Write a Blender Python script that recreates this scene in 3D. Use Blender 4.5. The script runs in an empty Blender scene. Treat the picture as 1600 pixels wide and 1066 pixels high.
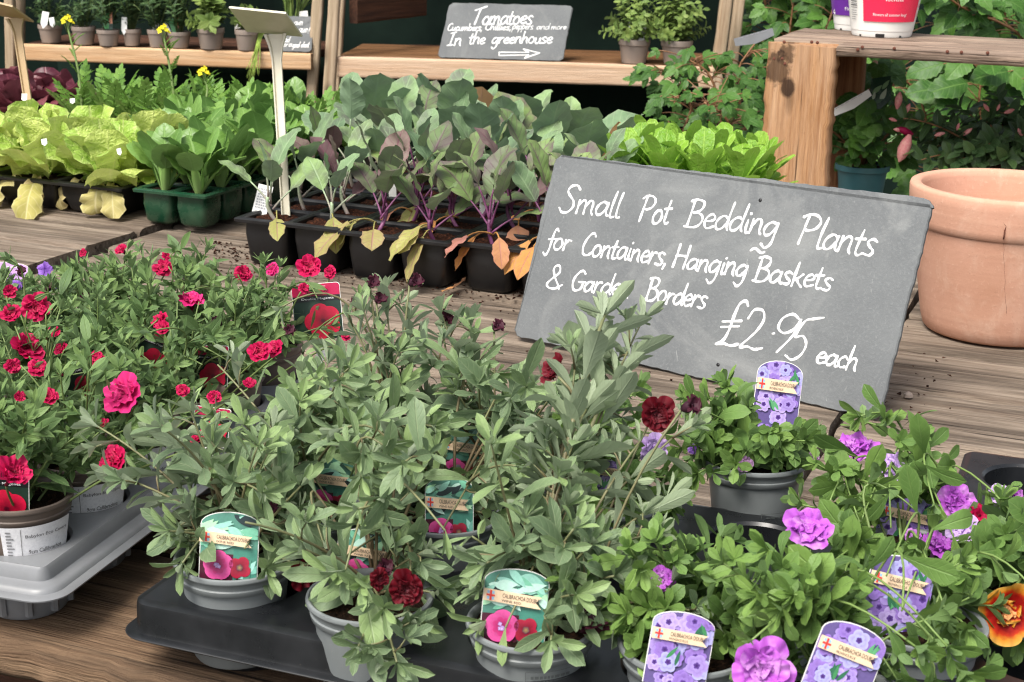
import bpy, math, random
import numpy as np
from math import sin, cos, radians, pi, atan2, sqrt, tan
rng = random.Random(7)
SC = bpy.context.scene
COL = SC.collection
# ------------------------------------------------------------------ camera, world, sun
FPX = 2400.0; PITCH = radians(16.3); ROLL = 0.02; CAMH = 0.65
Fw = np.array([0, cos(PITCH), -sin(PITCH)]); _r = np.array([1., 0, 0]); _u = np.array([0, sin(PITCH), cos(PITCH)])
Rt = cos(ROLL) * _r + sin(ROLL) * _u; Up = -sin(ROLL) * _r + cos(ROLL) * _u
CP = np.array([0, 0, CAMH])
cd = bpy.data.cameras.new('camera'); cam = bpy.data.objects.new('camera', cd); COL.objects.link(cam)
from mathutils import Matrix, Vector
cam.matrix_world = Matrix(((Rt[0], Up[0], -Fw[0], 0), (Rt[1], Up[1], -Fw[1], 0), (Rt[2], Up[2], -Fw[2], CAMH), (0, 0, 0, 1)))
cd.sensor_width = 36; cd.lens = FPX / 1600 * 36; cd.clip_start = .05; cd.clip_end = 200
cd.dof.use_dof = True; cd.dof.focus_distance = 1.75; cd.dof.aperture_fstop = 20
SC.camera = cam
w = bpy.data.worlds.new('World'); SC.world = w; w.use_nodes = True
nt = w.node_tree
sky = nt.nodes.new('ShaderNodeTexSky'); sky.sky_type = 'NISHITA'; sky.sun_disc = False
SUN_EL = radians(56); SUN_AZ = radians(215)          # azimuth clockwise from +Y: behind the camera, to the left
sky.sun_elevation = SUN_EL; sky.sun_rotation = SUN_AZ
sky.dust_density = 4.0; sky.ozone_density = .6
bg = nt.nodes['Background']; bg.inputs[1].default_value = 0.12
hs = nt.nodes.new('ShaderNodeHueSaturation'); hs.inputs['Saturation'].default_value = .4   # a bright, hazy overcast
nt.links.new(sky.outputs[0], hs.inputs['Color']); nt.links.new(hs.outputs[0], bg.inputs[0])
sd = bpy.data.lights.new('sun', 'SUN'); sd.energy = 2.3; sd.angle = radians(26); sd.color = (1, .95, .87)
so = bpy.data.objects.new('sun', sd); COL.objects.link(so)
sv = Vector((sin(SUN_AZ) * cos(SUN_EL), cos(SUN_AZ) * cos(SUN_EL), sin(SUN_EL)))
so.rotation_euler = sv.to_track_quat('Z', 'Y').to_euler(); so.location = (0, 0, 5)
SC.view_settings.view_transform = 'Standard'; SC.view_settings.look = 'None'
SC.view_settings.exposure = 0.92; SC.view_settings.gamma = 1
SC.cycles.filter_width = 1.1; SC.cycles.max_bounces = 6; SC.cycles.transparent_max_bounces = 6
# ------------------------------------------------------------------ pixels (of the 1600 px photo) to places
V3 = lambda *a: np.array(a, float)
def ray(x, y): return Fw + (x - 800) / FPX * Rt - (y - 533) / FPX * Up
def T(x, y, z=0.): d = ray(x, y); return CP + d * ((z - CAMH) / d[2])
def P(x, y, D): return CP + ray(x, y) * D
def Yp(x, y, Y): d = ray(x, y); return CP + d * (Y / d[1])
def dep(p): return float((np.asarray(p) - CP) @ Fw)
def nz(v): v = np.asarray(v, float); return v / max(1e-9, np.linalg.norm(v))
TY = radians(-22); E1 = V3(cos(TY), sin(TY), 0); E2 = V3(-sin(TY), cos(TY), 0); EZ = V3(0, 0, 1)
def W(u, v, z=0.): return E1 * u + E2 * v + EZ * z
def uv(p): return float(p @ E1), float(p @ E2)
# ------------------------------------------------------------------ mesh buffers
class MB:
    def __init__(s): s.v = []; s.f = []; s.a = []; s.m = []; s.n = 0
    def add(s, v, f, a=None, mat=0):
        v = np.asarray(v, float).reshape(-1, 3)
        if a is None: a = np.zeros_like(v)
        a = np.asarray(a, float)
        if a.ndim == 1: a = np.tile(a, (len(v), 1))
        s.v.append(v); s.a.append(a)
        n = s.n
        s.f.extend([tuple(i + n for i in q) for q in f]); s.m.extend([mat] * len(f)); s.n += len(v)
    def build(s, name, mats, parent=None, smooth=True, sharp=None):
        v = np.concatenate(s.v) if s.v else np.zeros((0, 3)); a = np.concatenate(s.a) if s.a else v
        org = ORG.get(parent.name, V3(0, 0, 0)) if parent else V3(0, 0, 0)
        me = bpy.data.meshes.new(name)
        me.from_pydata((v - org).tolist(), [], s.f)
        at = me.attributes.new('lc', 'FLOAT_VECTOR', 'POINT'); at.data.foreach_set('vector', a.astype(np.float32).ravel())
        for m in (mats if isinstance(mats, (list, tuple)) else [mats]): me.materials.append(m)
        me.polygons.foreach_set('material_index', s.m)
        me.polygons.foreach_set('use_smooth', [smooth] * len(me.polygons))
        if sharp and smooth: me.set_sharp_from_angle(angle=radians(sharp))
        o = bpy.data.objects.new(name, me); COL.objects.link(o)
        if parent: o.parent = parent; ORG[o.name] = org
        else: ORG[o.name] = V3(0, 0, 0)
        return o
ORG = {}
USED = set()
def tag(o, label, cat, group=None, kind=None):
    if label: o['label'] = label
    if cat: o['category'] = cat
    if group: o['group'] = group
    if kind: o['kind'] = kind
    return o
def thing(name, label, cat, loc, group=None):
    o = bpy.data.objects.new(name, None); COL.objects.link(o); o.empty_display_size = .02
    o.location = [float(x) for x in loc]; ORG[o.name] = np.asarray(loc, float)
    return tag(o, label, cat, group)
# ------------------------------------------------------------------ shapes
def frame(t, hint=None):
    t = nz(t); h = hint if hint is not None else (V3(0, 0, 1) if abs(t[2]) < .9 else V3(1, 0, 0))
    a = nz(np.cross(h, t)); return a, np.cross(t, a)
def tube(mb, pts, rad, n=6, a=(0, 0, .5), flat=None, cap=True):
    pts = np.asarray(pts, float); m = len(pts); rad = np.broadcast_to(np.asarray(rad, float), (m,))
    tg = np.gradient(pts, axis=0); tg /= np.maximum(1e-9, np.linalg.norm(tg, axis=1))[:, None]
    x, y = frame(tg[0]); V = []; A = []
    for i in range(m):
        x = nz(x - tg[i] * (x @ tg[i])); y = np.cross(tg[i], x)
        for k in range(n):
            c, s_ = cos(2 * pi * k / n), sin(2 * pi * k / n)
            V.append(pts[i] + (x * c + y * s_) * rad[i]); A.append((k / n, i / (m - 1), a[2]))
    Fs = [(i * n + k, i * n + (k + 1) % n, (i + 1) * n + (k + 1) % n, (i + 1) * n + k) for i in range(m - 1) for k in range(n)]
    if cap: Fs += [tuple(range(n))[::-1], tuple((m - 1) * n + k for k in range(n))]
    mb.add(V, Fs, A)
def lathe(mb, c, prof, n=40, ax=None, a=None, mat=0, arc=None):
    """prof: (radius, height) pairs from the first to the last ring"""
    c = np.asarray(c, float); ax = nz(ax) if ax is not None else EZ
    x, y = frame(ax); V = []; A = []; m = len(prof)
    for i, (r, z) in enumerate(prof):
        for k in range(n):
            q = 2 * pi * k / n
            V.append(c + ax * z + (x * cos(q) + y * sin(q)) * r); A.append((q * .05, z, r))
    Fs = [(i * n + k, i * n + (k + 1) % n, (i + 1) * n + (k + 1) % n, (i + 1) * n + k) for i in range(m - 1) for k in range(n)]
    mb.add(V, Fs, A, mat)
def disc(mb, c, r, n=32, rings=5, ax=None, bump=0., seed=1, a=(0, 0, 0)):
    c = np.asarray(c, float); ax = nz(ax) if ax is not None else EZ; x, y = frame(ax); R_ = random.Random(seed)
    V = [c + ax * R_.uniform(0, bump)]
    for i in range(1, rings + 1):
        for k in range(n):
            q = 2 * pi * k / n; V.append(c + (x * cos(q) + y * sin(q)) * r * i / rings + ax * R_.uniform(0, bump))
    Fs = [(0, 1 + k, 1 + (k + 1) % n) for k in range(n)]
    for i in range(rings - 1):
        b = 1 + i * n
        Fs += [(b + k, b + n + k, b + n + (k + 1) % n, b + (k + 1) % n) for k in range(n)]
    mb.add(V, Fs, np.asarray(V) - c)
def board(mb, o, ex, ey, L, Wd, Th, bev=.004, jit=.0015, seed=0, segs=None, mat=0, taper=None):
    """a sawn board: o = corner, ex along its length, ey across, thickness along ex x ey"""
    o = np.asarray(o, float); ex = nz(ex); ey = nz(ey - ex * (ex @ ey)); ez = np.cross(ex, ey)
    R_ = random.Random(seed * 13 + 5); N = segs or max(3, int(L / .05)); b = min(bev, Th * .3, Wd * .3)
    cs = [(b, 0), (min(3 * b, Wd * .3), 0), (max(Wd - 3 * b, Wd * .7), 0), (Wd - b, 0), (Wd, b), (Wd, Th - b), (Wd - b, Th), (max(Wd - 3 * b, Wd * .7), Th), (min(3 * b, Wd * .3), Th), (b, Th), (0, Th - b), (0, b)]
    V = []; A = []; n = len(cs)
    for i in range(N + 1):
        t = L * i / N
        e = 1 if 0 < i < N else .6
        j1, j2 = R_.uniform(-jit, jit), R_.uniform(-jit, jit)
        for k, (y, z) in enumerate(cs):
            edge = y < 1.5 * b or y > Wd - 1.5 * b
            jy = ((j1 if y < Wd / 2 else j2) + R_.uniform(-jit, jit) * .4) * edge; jz = R_.uniform(-jit, jit) * .35 * edge
            V.append(o + ex * (t + (0 if e == 1 else R_.uniform(-jit, jit))) + ey * (y + jy) + ez * (z + jz)); A.append((t + seed * 3.7, y + seed * 1.3, z + seed * .71))
    Fs = [(i * n + k, (i + 1) * n + k, (i + 1) * n + (k + 1) % n, i * n + (k + 1) % n) for i in range(N) for k in range(n)]
    Fs = [f[::-1] for f in Fs]
    Fs += [tuple(range(n)), tuple(N * n + k for k in range(n))[::-1]]
    mb.add(V, Fs, A, mat)
def sheet(mb, pts, th, nrm, a=None, mat=0):
    """flat outline given a thickness"""
    p = np.asarray(pts, float); n = len(p); q = p - nz(nrm) * th
    mb.add(np.vstack([p, q]), [tuple(range(n)), tuple(range(n, 2 * n))[::-1]] + [(k, n + k, n + (k + 1) % n, (k + 1) % n)[::1] for k in range(n)], a, mat)
# leaves
SH = {'lance': ([0, .1, .3, .5, .7, .88, 1], [.1, .25, .75, 1, .85, .42, .02]),
      'sage': ([0, .1, .3, .5, .7, .85, .95, 1], [.1, .2, .55, .9, 1., .82, .45, .05]),
      'obov': ([0, .1, .3, .5, .7, .88, 1], [.14, .2, .5, .85, 1, .75, .05]),
      'ovate': ([0, .08, .25, .45, .7, .88, 1], [.08, .5, .95, 1, .78, .42, .02]),
      'kale': ([0, .06, .2, .4, .62, .8, .92, 1], [.1, .34, .78, 1, .98, .74, .42, .04]),
      'strap': ([0, .2, .5, .8, 1], [.5, .8, 1, .7, .05]),
      'spoon': ([0, .25, .45, .6, .8, .93, 1], [.14, .2, .55, .95, 1, .65, .1]),
      'petal': ([0, .15, .4, .68, .86, .95, 1], [.16, .32, .74, 1.04, 1., .76, .42]),
      'fan': ([0, .15, .4, .7, .88, 1], [.2, .35, .75, 1, .95, .55]),
      'broad': ([0, .1, .3, .5, .7, .9, 1], [.2, .65, .95, 1, .95, .6, .08])}
CLEAR = []; CLR = [None]
def blocked(p):
    """would a leaf growing here hide a tag or an open bloom? (shoots grow round them)"""
    if CLR[0] is None: CLR[0] = np.array(CLEAR) if CLEAR else np.zeros((0, 5))
    q = p - CP; z = q @ Fw; x = 800 + FPX * (q @ Rt) / z; y = 533 - FPX * (q @ Up) / z; c = CLR[0]
    return bool(((np.abs(x - c[:, 0]) < c[:, 2]) & (np.abs(y - c[:, 1]) < c[:, 3]) & (z < c[:, 4])).any())
def leaf(mb, base, d, n, L, Wd, shape='lance', droop=.6, fold=.25, tint=.5, nt=6, ns=2, ripple=0., curl=0., tooth=0., twist=0., mat=0):
    d = nz(d); s = np.cross(d, n); ls = np.linalg.norm(s)
    if ls < 1e-3: s = np.cross(d, V3(.3, .5, .8))
    s = nz(s); n = np.cross(s, d)
    t = np.linspace(0, 1, nt + 1); w_ = np.interp(t, *SH[shape]) * Wd * .5
    a = droop * t ** 1.3
    dirs = np.cos(a)[:, None] * d - np.sin(a)[:, None] * n
    nn = np.sin(a)[:, None] * d + np.cos(a)[:, None] * n
    seg = (dirs[:-1] + dirs[1:]) * .5 * (L / nt)
    c = np.vstack([np.zeros(3), np.cumsum(seg, 0)]) + base
    ss = np.linspace(-1, 1, 2 * ns + 1)
    tw = twist * t
    if tooth: w_ = w_ * (1 + tooth * np.where(np.arange(nt + 1) % 2 == 0, 1, -1) * (t > .15) * (t < .95))
    sd_ = np.cos(tw)[:, None] * s + np.sin(tw)[:, None] * nn; nd = np.cos(tw)[:, None] * nn - np.sin(tw)[:, None] * s
    ww = w_[:, None] * ss[None, :]
    h = np.abs(ww) * math.tan(fold) - curl * (np.abs(ss)[None, :] ** 2) * w_[:, None]
    if ripple: h = h + ripple * Wd * np.abs(ss)[None, :] * np.sin(t * 17 + tint * 40)[:, None] * np.where(ss > 0, 1, -.8)[None, :]
    V = c[:, None, :] + sd_[:, None, :] * ww[:, :, None] + nd[:, None, :] * h[:, :, None]
    k = 2 * ns + 1
    A = np.zeros((nt + 1, k, 3)); A[:, :, 0] = ss[None, :]; A[:, :, 1] = t[:, None]; A[:, :, 2] = tint
    Fs = [(i * k + j, i * k + j + 1, (i + 1) * k + j + 1, (i + 1) * k + j) for i in range(nt) for j in range(k - 1)]
    mb.add(V.reshape(-1, 3), Fs, A.reshape(-1, 3), mat)
    return c[-1]
def bez(a, b, c, n=10):
    t = np.linspace(0, 1, n)[:, None]; return (1 - t) ** 2 * np.asarray(a) + 2 * t * (1 - t) * np.asarray(b) + t * t * np.asarray(c)
def along(pts, q):
    x = q * (len(pts) - 1); i = min(len(pts) - 2, int(x)); f_ = x - i
    return pts[i] * (1 - f_) + pts[i + 1] * f_, nz(pts[i + 1] - pts[i])
# ------------------------------------------------------------------ materials
def srgb(*c):
    r = []
    for x in c:
        x /= 255; r.append(x / 12.92 if x <= .04045 else ((x + .055) / 1.055) ** 2.4)
    return tuple(r) + (1,)
class NT:
    def __init__(s, name):
        s.m = bpy.data.materials.new(name); s.m.use_nodes = True; s.t = s.m.node_tree
        s.p = s.t.nodes['Principled BSDF']; s.out = s.t.nodes['Material Output']
    def n(s, typ, **kw):
        nd = s.t.nodes.new('ShaderNode' + typ)
        for k, v in kw.items():
            if isinstance(v, tuple) and k.startswith('i_'): pass
            setattr(nd, k, v)
        return nd
    def L(s, a, b): s.t.links.new(a, b)
    def val(s, sock, v):
        if hasattr(v, 'is_output') or isinstance(v, bpy.types.NodeSocket): s.L(v, sock)
        else: sock.default_value = v
    def math(s, op, a, b=None, c=None, clamp=False):
        nd = s.n('Math', operation=op, use_clamp=clamp)
        s.val(nd.inputs[0], a)
        if b is not None: s.val(nd.inputs[1], b)
        if c is not None: s.val(nd.inputs[2], c)
        return nd.outputs[0]
    def mix(s, f, a, b, mode='MIX'):
        nd = s.n('Mix', data_type='RGBA', blend_type=mode)
        s.val(nd.inputs[0], f); s.val(nd.inputs[6], a); s.val(nd.inputs[7], b); return nd.outputs[2]
    def ramp(s, f, stops, interp='LINEAR'):
        nd = s.n('ValToRGB'); s.L(f, nd.inputs[0]); cr = nd.color_ramp; cr.interpolation = interp
        while len(cr.elements) < len(stops): cr.elements.new(.5)
        for e, (p, c) in zip(cr.elements, stops): e.position = p; e.color = c if isinstance(c, tuple) else (c, c, c, 1)
        return nd.outputs[0]
    def noise(s, vec, scale, detail=4, rough=.55, dist=0.):
        nd = s.n('TexNoise'); s.L(vec, nd.inputs['Vector']); nd.inputs['Scale'].default_value = scale
        nd.inputs['Detail'].default_value = detail; nd.inputs['Roughness'].default_value = rough; nd.inputs['Distortion'].default_value = dist
        return nd.outputs['Fac']
    def attr(s, name='lc'):
        nd = s.n('Attribute'); nd.attribute_name = name; return nd.outputs['Vector']
    def vmul(s, v, k):
        nd = s.n('VectorMath', operation='MULTIPLY'); s.L(v, nd.inputs[0]); nd.inputs[1].default_value = k; return nd.outputs[0]
    def sep(s, v):
        nd = s.n('SeparateXYZ'); s.L(v, nd.inputs[0]); return nd.outputs
    def pos(s): return s.n('NewGeometry').outputs['Position']
    def bump(s, h, st, dist=.002):
        nd = s.n('Bump'); s.L(h, nd.inputs['Height']); nd.inputs['Strength'].default_value = st; nd.inputs['Distance'].default_value = dist
        s.L(nd.outputs[0], s.p.inputs['Normal'])
    def col(s, c): s.val(s.p.inputs['Base Color'], c)
    def rough(s, r): s.val(s.p.inputs['Roughness'], r)
def leafmat(name, cols, vein, back, rough=.5, trans=.25, veins=1., spec=.3, blush=None, crinkle=0.):
    """cols: two or three leaf colours picked per leaf; vein colour along the midrib and side veins"""
    k = NT(name); a = k.attr(); S, Tt, ti = k.sep(a)
    c = k.ramp(ti, [(i / max(1, len(cols) - 1), x) for i, x in enumerate(cols)])
    nz_ = k.noise(k.pos(), 90, 3)
    c = k.mix(k.math('MULTIPLY', k.math('SUBTRACT', nz_, .35, clamp=True), .8), c, tuple(x * .62 for x in cols[0][:3]) + (1,))
    if blush is not None:
        bl = k.noise(k.pos(), 22, 2); c = k.mix(k.math('MULTIPLY', k.ramp(bl, [(.45, 0.), (.65, 1.)]), .75), c, blush)
    ab = k.math('ABSOLUTE', S)
    mid = k.math('SUBTRACT', 1, k.math('MULTIPLY', ab, 9.), clamp=True)
    ph = k.math('SINE', k.math('MULTIPLY', k.math('SUBTRACT', Tt, k.math('MULTIPLY', ab, .22)), 46.))
    sv_ = k.math('MULTIPLY', k.math('POWER', k.math('MAXIMUM', ph, 0.), 7.), .4 * veins)
    fac = k.math('MAXIMUM', k.math('MULTIPLY', mid, .75 * min(1, veins + .25)), sv_, clamp=True)
    c = k.mix(fac, c, vein)
    ed = k.ramp(ab, [(.8, 0.), (.97, 1.)]); c = k.mix(k.math('MULTIPLY', ed, .3), c, vein)
    g = k.n('NewGeometry'); c = k.mix(k.math('MULTIPLY', g.outputs['Backfacing'], .65), c, back)
    k.col(c); k.rough(rough); k.p.inputs['Specular IOR Level'].default_value = spec
    hg = k.math('ADD', k.math('MULTIPLY', fac, -1.), k.math('MULTIPLY', nz_, .5 + 0 * crinkle))
    if crinkle: hg = k.math('ADD', hg, k.math('MULTIPLY', k.noise(k.pos(), 75, 3, .6, .6), 6. * crinkle))
    k.bump(hg, .65 if not crinkle else .7, .0016 if not crinkle else .0022)
    tr = k.n('BsdfTranslucent'); k.L(c, tr.inputs[0]); mx = k.n('MixShader'); mx.inputs[0].default_value = trans
    k.L(k.p.outputs[0], mx.inputs[1]); k.L(tr.outputs[0], mx.inputs[2]); k.L(mx.outputs[0], k.out.inputs[0])
    return k.m
def petalmat(name, stops, rough=.55, trans=.2, stripe=None, mott=.35):
    """stops run from the flower's eye to its edge"""
    k = NT(name); S, Tt, ti = k.sep(k.attr())
    q = k.math('ADD', Tt, k.math('MULTIPLY', k.math('SUBTRACT', k.noise(k.pos(), 160, 2), .5), mott))
    c = k.ramp(q, stops)
    if stripe:
        st = k.ramp(k.noise(k.pos(), 75, 2), [(.48, 0.), (.62, 1.)]); c = k.mix(k.math('MULTIPLY', st, .75), c, stripe)
    v = k.math('POWER', k.math('ABSOLUTE', k.math('SINE', k.math('MULTIPLY', S, 9.))), 6.)
    c = k.mix(k.math('MULTIPLY', v, .25), c, stops[0][1])
    k.col(c); k.rough(rough); k.p.inputs['Specular IOR Level'].default_value = .2
    tr = k.n('BsdfTranslucent'); k.L(c, tr.inputs[0]); mx = k.n('MixShader'); mx.inputs[0].default_value = trans
    k.L(k.p.outputs[0], mx.inputs[1]); k.L(tr.outputs[0], mx.inputs[2]); k.L(mx.outputs[0], k.out.inputs[0])
    return k.m
def woodmat(name, light, dark, stain=None, stain_amt=.5, rough=.75, grain=1., knots=True, bump=.5, crack=0., knot=()):
    k = NT(name); a = k.attr()
    v1 = k.vmul(a, (4.5, 110., 110.)); v2 = k.vmul(a, (1.8, 24., 24.)); v3 = k.vmul(a, (14., 420., 420.))
    n1 = k.noise(v1, 1., 6, .7, .12); n2 = k.noise(v2, 1., 3, .55, .15); n3 = k.noise(v3, 1., 3, .6)
    g = k.math('ADD', k.math('MULTIPLY', n1, .65), k.math('ADD', k.math('MULTIPLY', n2, .35), k.math('MULTIPLY', n3, .18)))
    g = k.ramp(g, [(.42 - .06 * grain, 0.), (.72, 1.)])
    c = k.mix(g, light, dark)
    if stain is not None:
        sm = k.noise(k.vmul(a, (2., 22., 22.)), 1., 6, .7, .3); sm = k.ramp(sm, [(.44, 0.), (.62, 1.)])
        c = k.mix(k.math('MULTIPLY', sm, stain_amt), c, stain)
    if knots:
        vo = k.n('TexVoronoi'); k.L(k.vmul(a, (3.3, 9., 9.)), vo.inputs['Vector']); vo.inputs['Scale'].default_value = 1
        kn = k.ramp(vo.outputs['Distance'], [(.05, 1.), (.14, 0.)]); c = k.mix(k.math('MULTIPLY', kn, .8), c, tuple(x * .3 for x in dark[:3]) + (1,))
    ck = None
    if crack:
        ck = k.ramp(k.noise(k.vmul(a, (1.6, 95., 95.)), 1., 4, .6, .1), [(.63, 0.), (.68, 1.)]); c = k.mix(k.math('MULTIPLY', ck, crack), c, tuple(x * .22 for x in dark[:3]) + (1,))
        sp = k.ramp(k.noise(k.vmul(a, (30., 60., 60.)), 1., 4, .7), [(.66, 0.), (.74, 1.)]); c = k.mix(k.math('MULTIPLY', sp, crack * .5), c, tuple(x * .4 for x in dark[:3]) + (1,))
    if knot:
        sx, sy, sz = k.sep(a)
        for (x0, y0, rr, soft, amt) in knot:
            dx = k.math('MULTIPLY', k.math('SUBTRACT', sx, x0), .75); dy = k.math('SUBTRACT', sy, y0); ds = k.math('SQRT', k.math('ADD', k.math('MULTIPLY', dx, dx), k.math('MULTIPLY', dy, dy)))
            ds = k.math('ADD', ds, k.math('MULTIPLY', k.math('SUBTRACT', k.noise(k.vmul(a, (60., 60., 60.)), 1., 4, .6), .5), rr * soft)); c = k.mix(k.math('MULTIPLY', k.ramp(k.math('DIVIDE', ds, rr * 2), [(.38, 1.), (.55, 0.)]), amt), c, srgb(44, 28, 20))
    k.col(c); k.rough(rough); k.p.inputs['Specular IOR Level'].default_value = .25
    hgt = k.math('ADD', k.math('MULTIPLY', n1, 1.), k.math('MULTIPLY', n3, .6))
    if ck is not None: hgt = k.math('SUBTRACT', hgt, k.math('MULTIPLY', ck, 1.2))
    k.bump(hgt, bump, .004)
    return k.m
def plastic(name, c, rough=.4, dust=None, scr=.3, spec=.5):
    k = NT(name); p = k.pos(); n1 = k.noise(p, 25, 5, .6); n2 = k.noise(p, 220, 3, .6)
    cc = k.mix(k.math('MULTIPLY', k.ramp(n1, [(.4, 0.), (.75, 1.)]), scr), c, dust if dust is not None else tuple(min(1, x * 1.7 + .015) for x in c[:3]) + (1,))
    sp = k.ramp(n2, [(.70, 0.), (.76, 1.)]); cc = k.mix(k.math('MULTIPLY', sp, .35 * scr), cc, srgb(170, 160, 145))
    k.col(cc); k.rough(k.math('ADD', k.math('MULTIPLY', n1, .25), rough - .1)); k.p.inputs['Specular IOR Level'].default_value = spec
    k.bump(n2, .06, .0006)
    return k.m
def soilmat(name, c1, c2, c3):
    k = NT(name); p = k.pos(); n1 = k.noise(p, 240, 5, .7); n2 = k.noise(p, 70, 4, .6)
    c = k.ramp(n1, [(.35, c1), (.55, c2), (.72, c3)]); k.col(c); k.rough(.95); k.p.inputs['Specular IOR Level'].default_value = .1
    k.bump(k.math('ADD', n1, n2), 1., .006); return k.m
def printmat(name, rough=.35):
    k = NT(name); a = k.attr(); sp = k.n('SeparateXYZ'); k.L(a, sp.inputs[0])
    cc = k.n('CombineColor'); [k.L(sp.outputs[i], cc.inputs[i]) for i in range(3)]
    nz_ = k.noise(k.pos(), 420, 3, .6)
    c = k.mix(k.math('MULTIPLY', k.ramp(nz_, [(.4, 0.), (.7, 1.)]), .3), cc.outputs[0], k.mix(1., cc.outputs[0], (.55, .55, .6, 1), 'MULTIPLY'))
    k.col(c); k.rough(rough); return k.m
M = {}
M['table'] = woodmat('weathered_plank', srgb(172, 157, 140), srgb(98, 84, 72), srgb(62, 53, 45), .72, .9, 1.3, False, 1., .95)
M['table_front'] = woodmat('brown_plank', srgb(150, 124, 98), srgb(78, 58, 43), srgb(46, 37, 30), .75, .9, 1.2, False, 1., .9)
M['pine'] = woodmat('pine', srgb(216, 190, 164), srgb(186, 152, 122), srgb(150, 122, 102), .25, .65, .6)
M['pineorange'] = woodmat('orange_pine', srgb(210, 176, 138), srgb(174, 132, 92), srgb(206, 186, 160), .25, .65, .8, True)
M['pineslat'] = woodmat('brown_pine_slat', srgb(142, 104, 66), srgb(92, 62, 40), srgb(60, 44, 32), .4, .7, .6)
M['post'] = woodmat('greyed_post', srgb(206, 186, 160), srgb(150, 126, 100), srgb(120, 112, 84), .3, .7, .6)
M['darkwood'] = woodmat('dark_brown_board', srgb(96, 62, 44), srgb(52, 34, 26), None, 0, .8)
M['crate'] = woodmat('brown_crate_wood', srgb(184, 138, 98), srgb(112, 70, 42), srgb(92, 60, 42), .45, .75, 1.2)
M['cratepost'] = woodmat('brown_crate_post', srgb(208, 162, 118), srgb(142, 98, 62), srgb(216, 186, 158), .3, .85, 1.4, True, 1., .8, ((11 * 3.7 + .285, 11 * 1.3 + .047, .016, .5, .9), (11 * 3.7 + .322, 11 * 1.3 + .022, .026, 1.6, .75), (11 * 3.7 + .35, 11 * 1.3 + .04, .018, 1.8, .7)))
M['cratetop'] = woodmat('grey_pink_plank', srgb(190, 170, 150), srgb(122, 102, 88), srgb(64, 50, 44), .5, .9, 1.2, True, 1., .9)
M['blackplastic'] = plastic('black_plastic', (.007, .007, .008, 1), .4, srgb(44, 43, 42), .3)
M['blacktray'] = plastic('charcoal_tray_plastic', (.008, .009, .0105, 1), .28, srgb(46, 47, 50), .4)
M['greytray'] = plastic('grey_tray_plastic', srgb(122, 124, 127), .36, srgb(98, 98, 98), .45)
M['greypot'] = plastic('pale_grey_pot_plastic', srgb(122, 127, 128), .36, srgb(92, 96, 96), .35)
M['greypot_in'] = M['greypot']
M['brownpot'] = plastic('taupe_pot_plastic', srgb(104, 92, 84), .42, srgb(80, 70, 62), .4)
M['taupe'] = plastic('pale_taupe_pot_plastic', srgb(140, 126, 116), .5, srgb(112, 100, 92), .3)
M['greenpack'] = plastic('dark_green_pack_plastic', srgb(20, 62, 42), .25, srgb(70, 92, 70), .6)
M['tealpot'] = plastic('teal_pot_plastic', srgb(62, 110, 116), .4, None, .2)
M['whiteplastic'] = plastic('white_plastic', srgb(226, 226, 222), .4, srgb(196, 194, 186), .2)
M['cream'] = plastic('cream_plastic', srgb(206, 200, 180), .4, srgb(170, 162, 138), .3)
M['tan'] = plastic('tan_plastic', srgb(176, 150, 112), .45, srgb(140, 116, 84), .3)
M['soil'] = soilmat('potting_compost', srgb(22, 16, 12), srgb(48, 34, 25), srgb(96, 68, 48))
M['soilred'] = soilmat('reddish_bark_compost', srgb(24, 15, 12), srgb(62, 36, 26), srgb(128, 78, 52))
M['print'] = printmat('printed_card', .32)
def paintmat():
    k = NT('white_chalk_paint'); p = k.pos(); n1 = k.noise(p, 70, 4, .7); n2 = k.noise(p, 900, 3, .7)
    f_ = k.math('MAXIMUM', k.math('MULTIPLY', k.ramp(n1, [(.5, 0.), (.7, 1.)]), .45), k.math('MULTIPLY', k.ramp(n2, [(.52, 0.), (.64, 1.)]), .5))
    k.col(k.mix(f_, (.84, .84, .83, 1), (.36, .37, .37, 1))); k.rough(.75); return k.m
M['paint'] = paintmat()
def slatemat(name, c1, c2):
    k = NT(name); p = k.pos(); n1 = k.noise(p, 9, 5, .6); n2 = k.noise(p, 260, 4, .65); n3 = k.noise(k.vmul(p, (1., 1., .35)), 60, 4, .7, 1.)
    c = k.mix(k.ramp(n1, [(.35, 0.), (.7, 1.)]), c1, c2)
    c = k.mix(k.math('MULTIPLY', k.ramp(n2, [(.52, 0.), (.72, 1.)]), .35), c, tuple(x * 1.5 for x in c2[:3]) + (1,))
    c = k.mix(k.math('MULTIPLY', k.ramp(n3, [(.66, 0.), (.78, 1.)]), .35), c, srgb(178, 178, 174))
    sm = k.noise(k.vmul(p, (1., 1., 1.)), 5, 4, .7, 1.4); c = k.mix(k.math('MULTIPLY', k.ramp(sm, [(.52, 0.), (.72, 1.)]), .38), c, srgb(148, 150, 148)); sc_ = k.ramp(k.noise(k.vmul(p, (260., 20., 40.)), 1., 3, .6, .5), [(.7, 0.), (.76, 1.)]); c = k.mix(k.math('MULTIPLY', sc_, .4), c, srgb(176, 178, 176))
    k.col(c); k.rough(.62); k.p.inputs['Specular IOR Level'].default_value = .35
    k.bump(k.math('ADD', k.math('MULTIPLY', n2, .5), n3), .35, .0025); return k.m
M['slate'] = slatemat('grey_slate', srgb(93, 96, 98), srgb(107, 110, 111))
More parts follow.
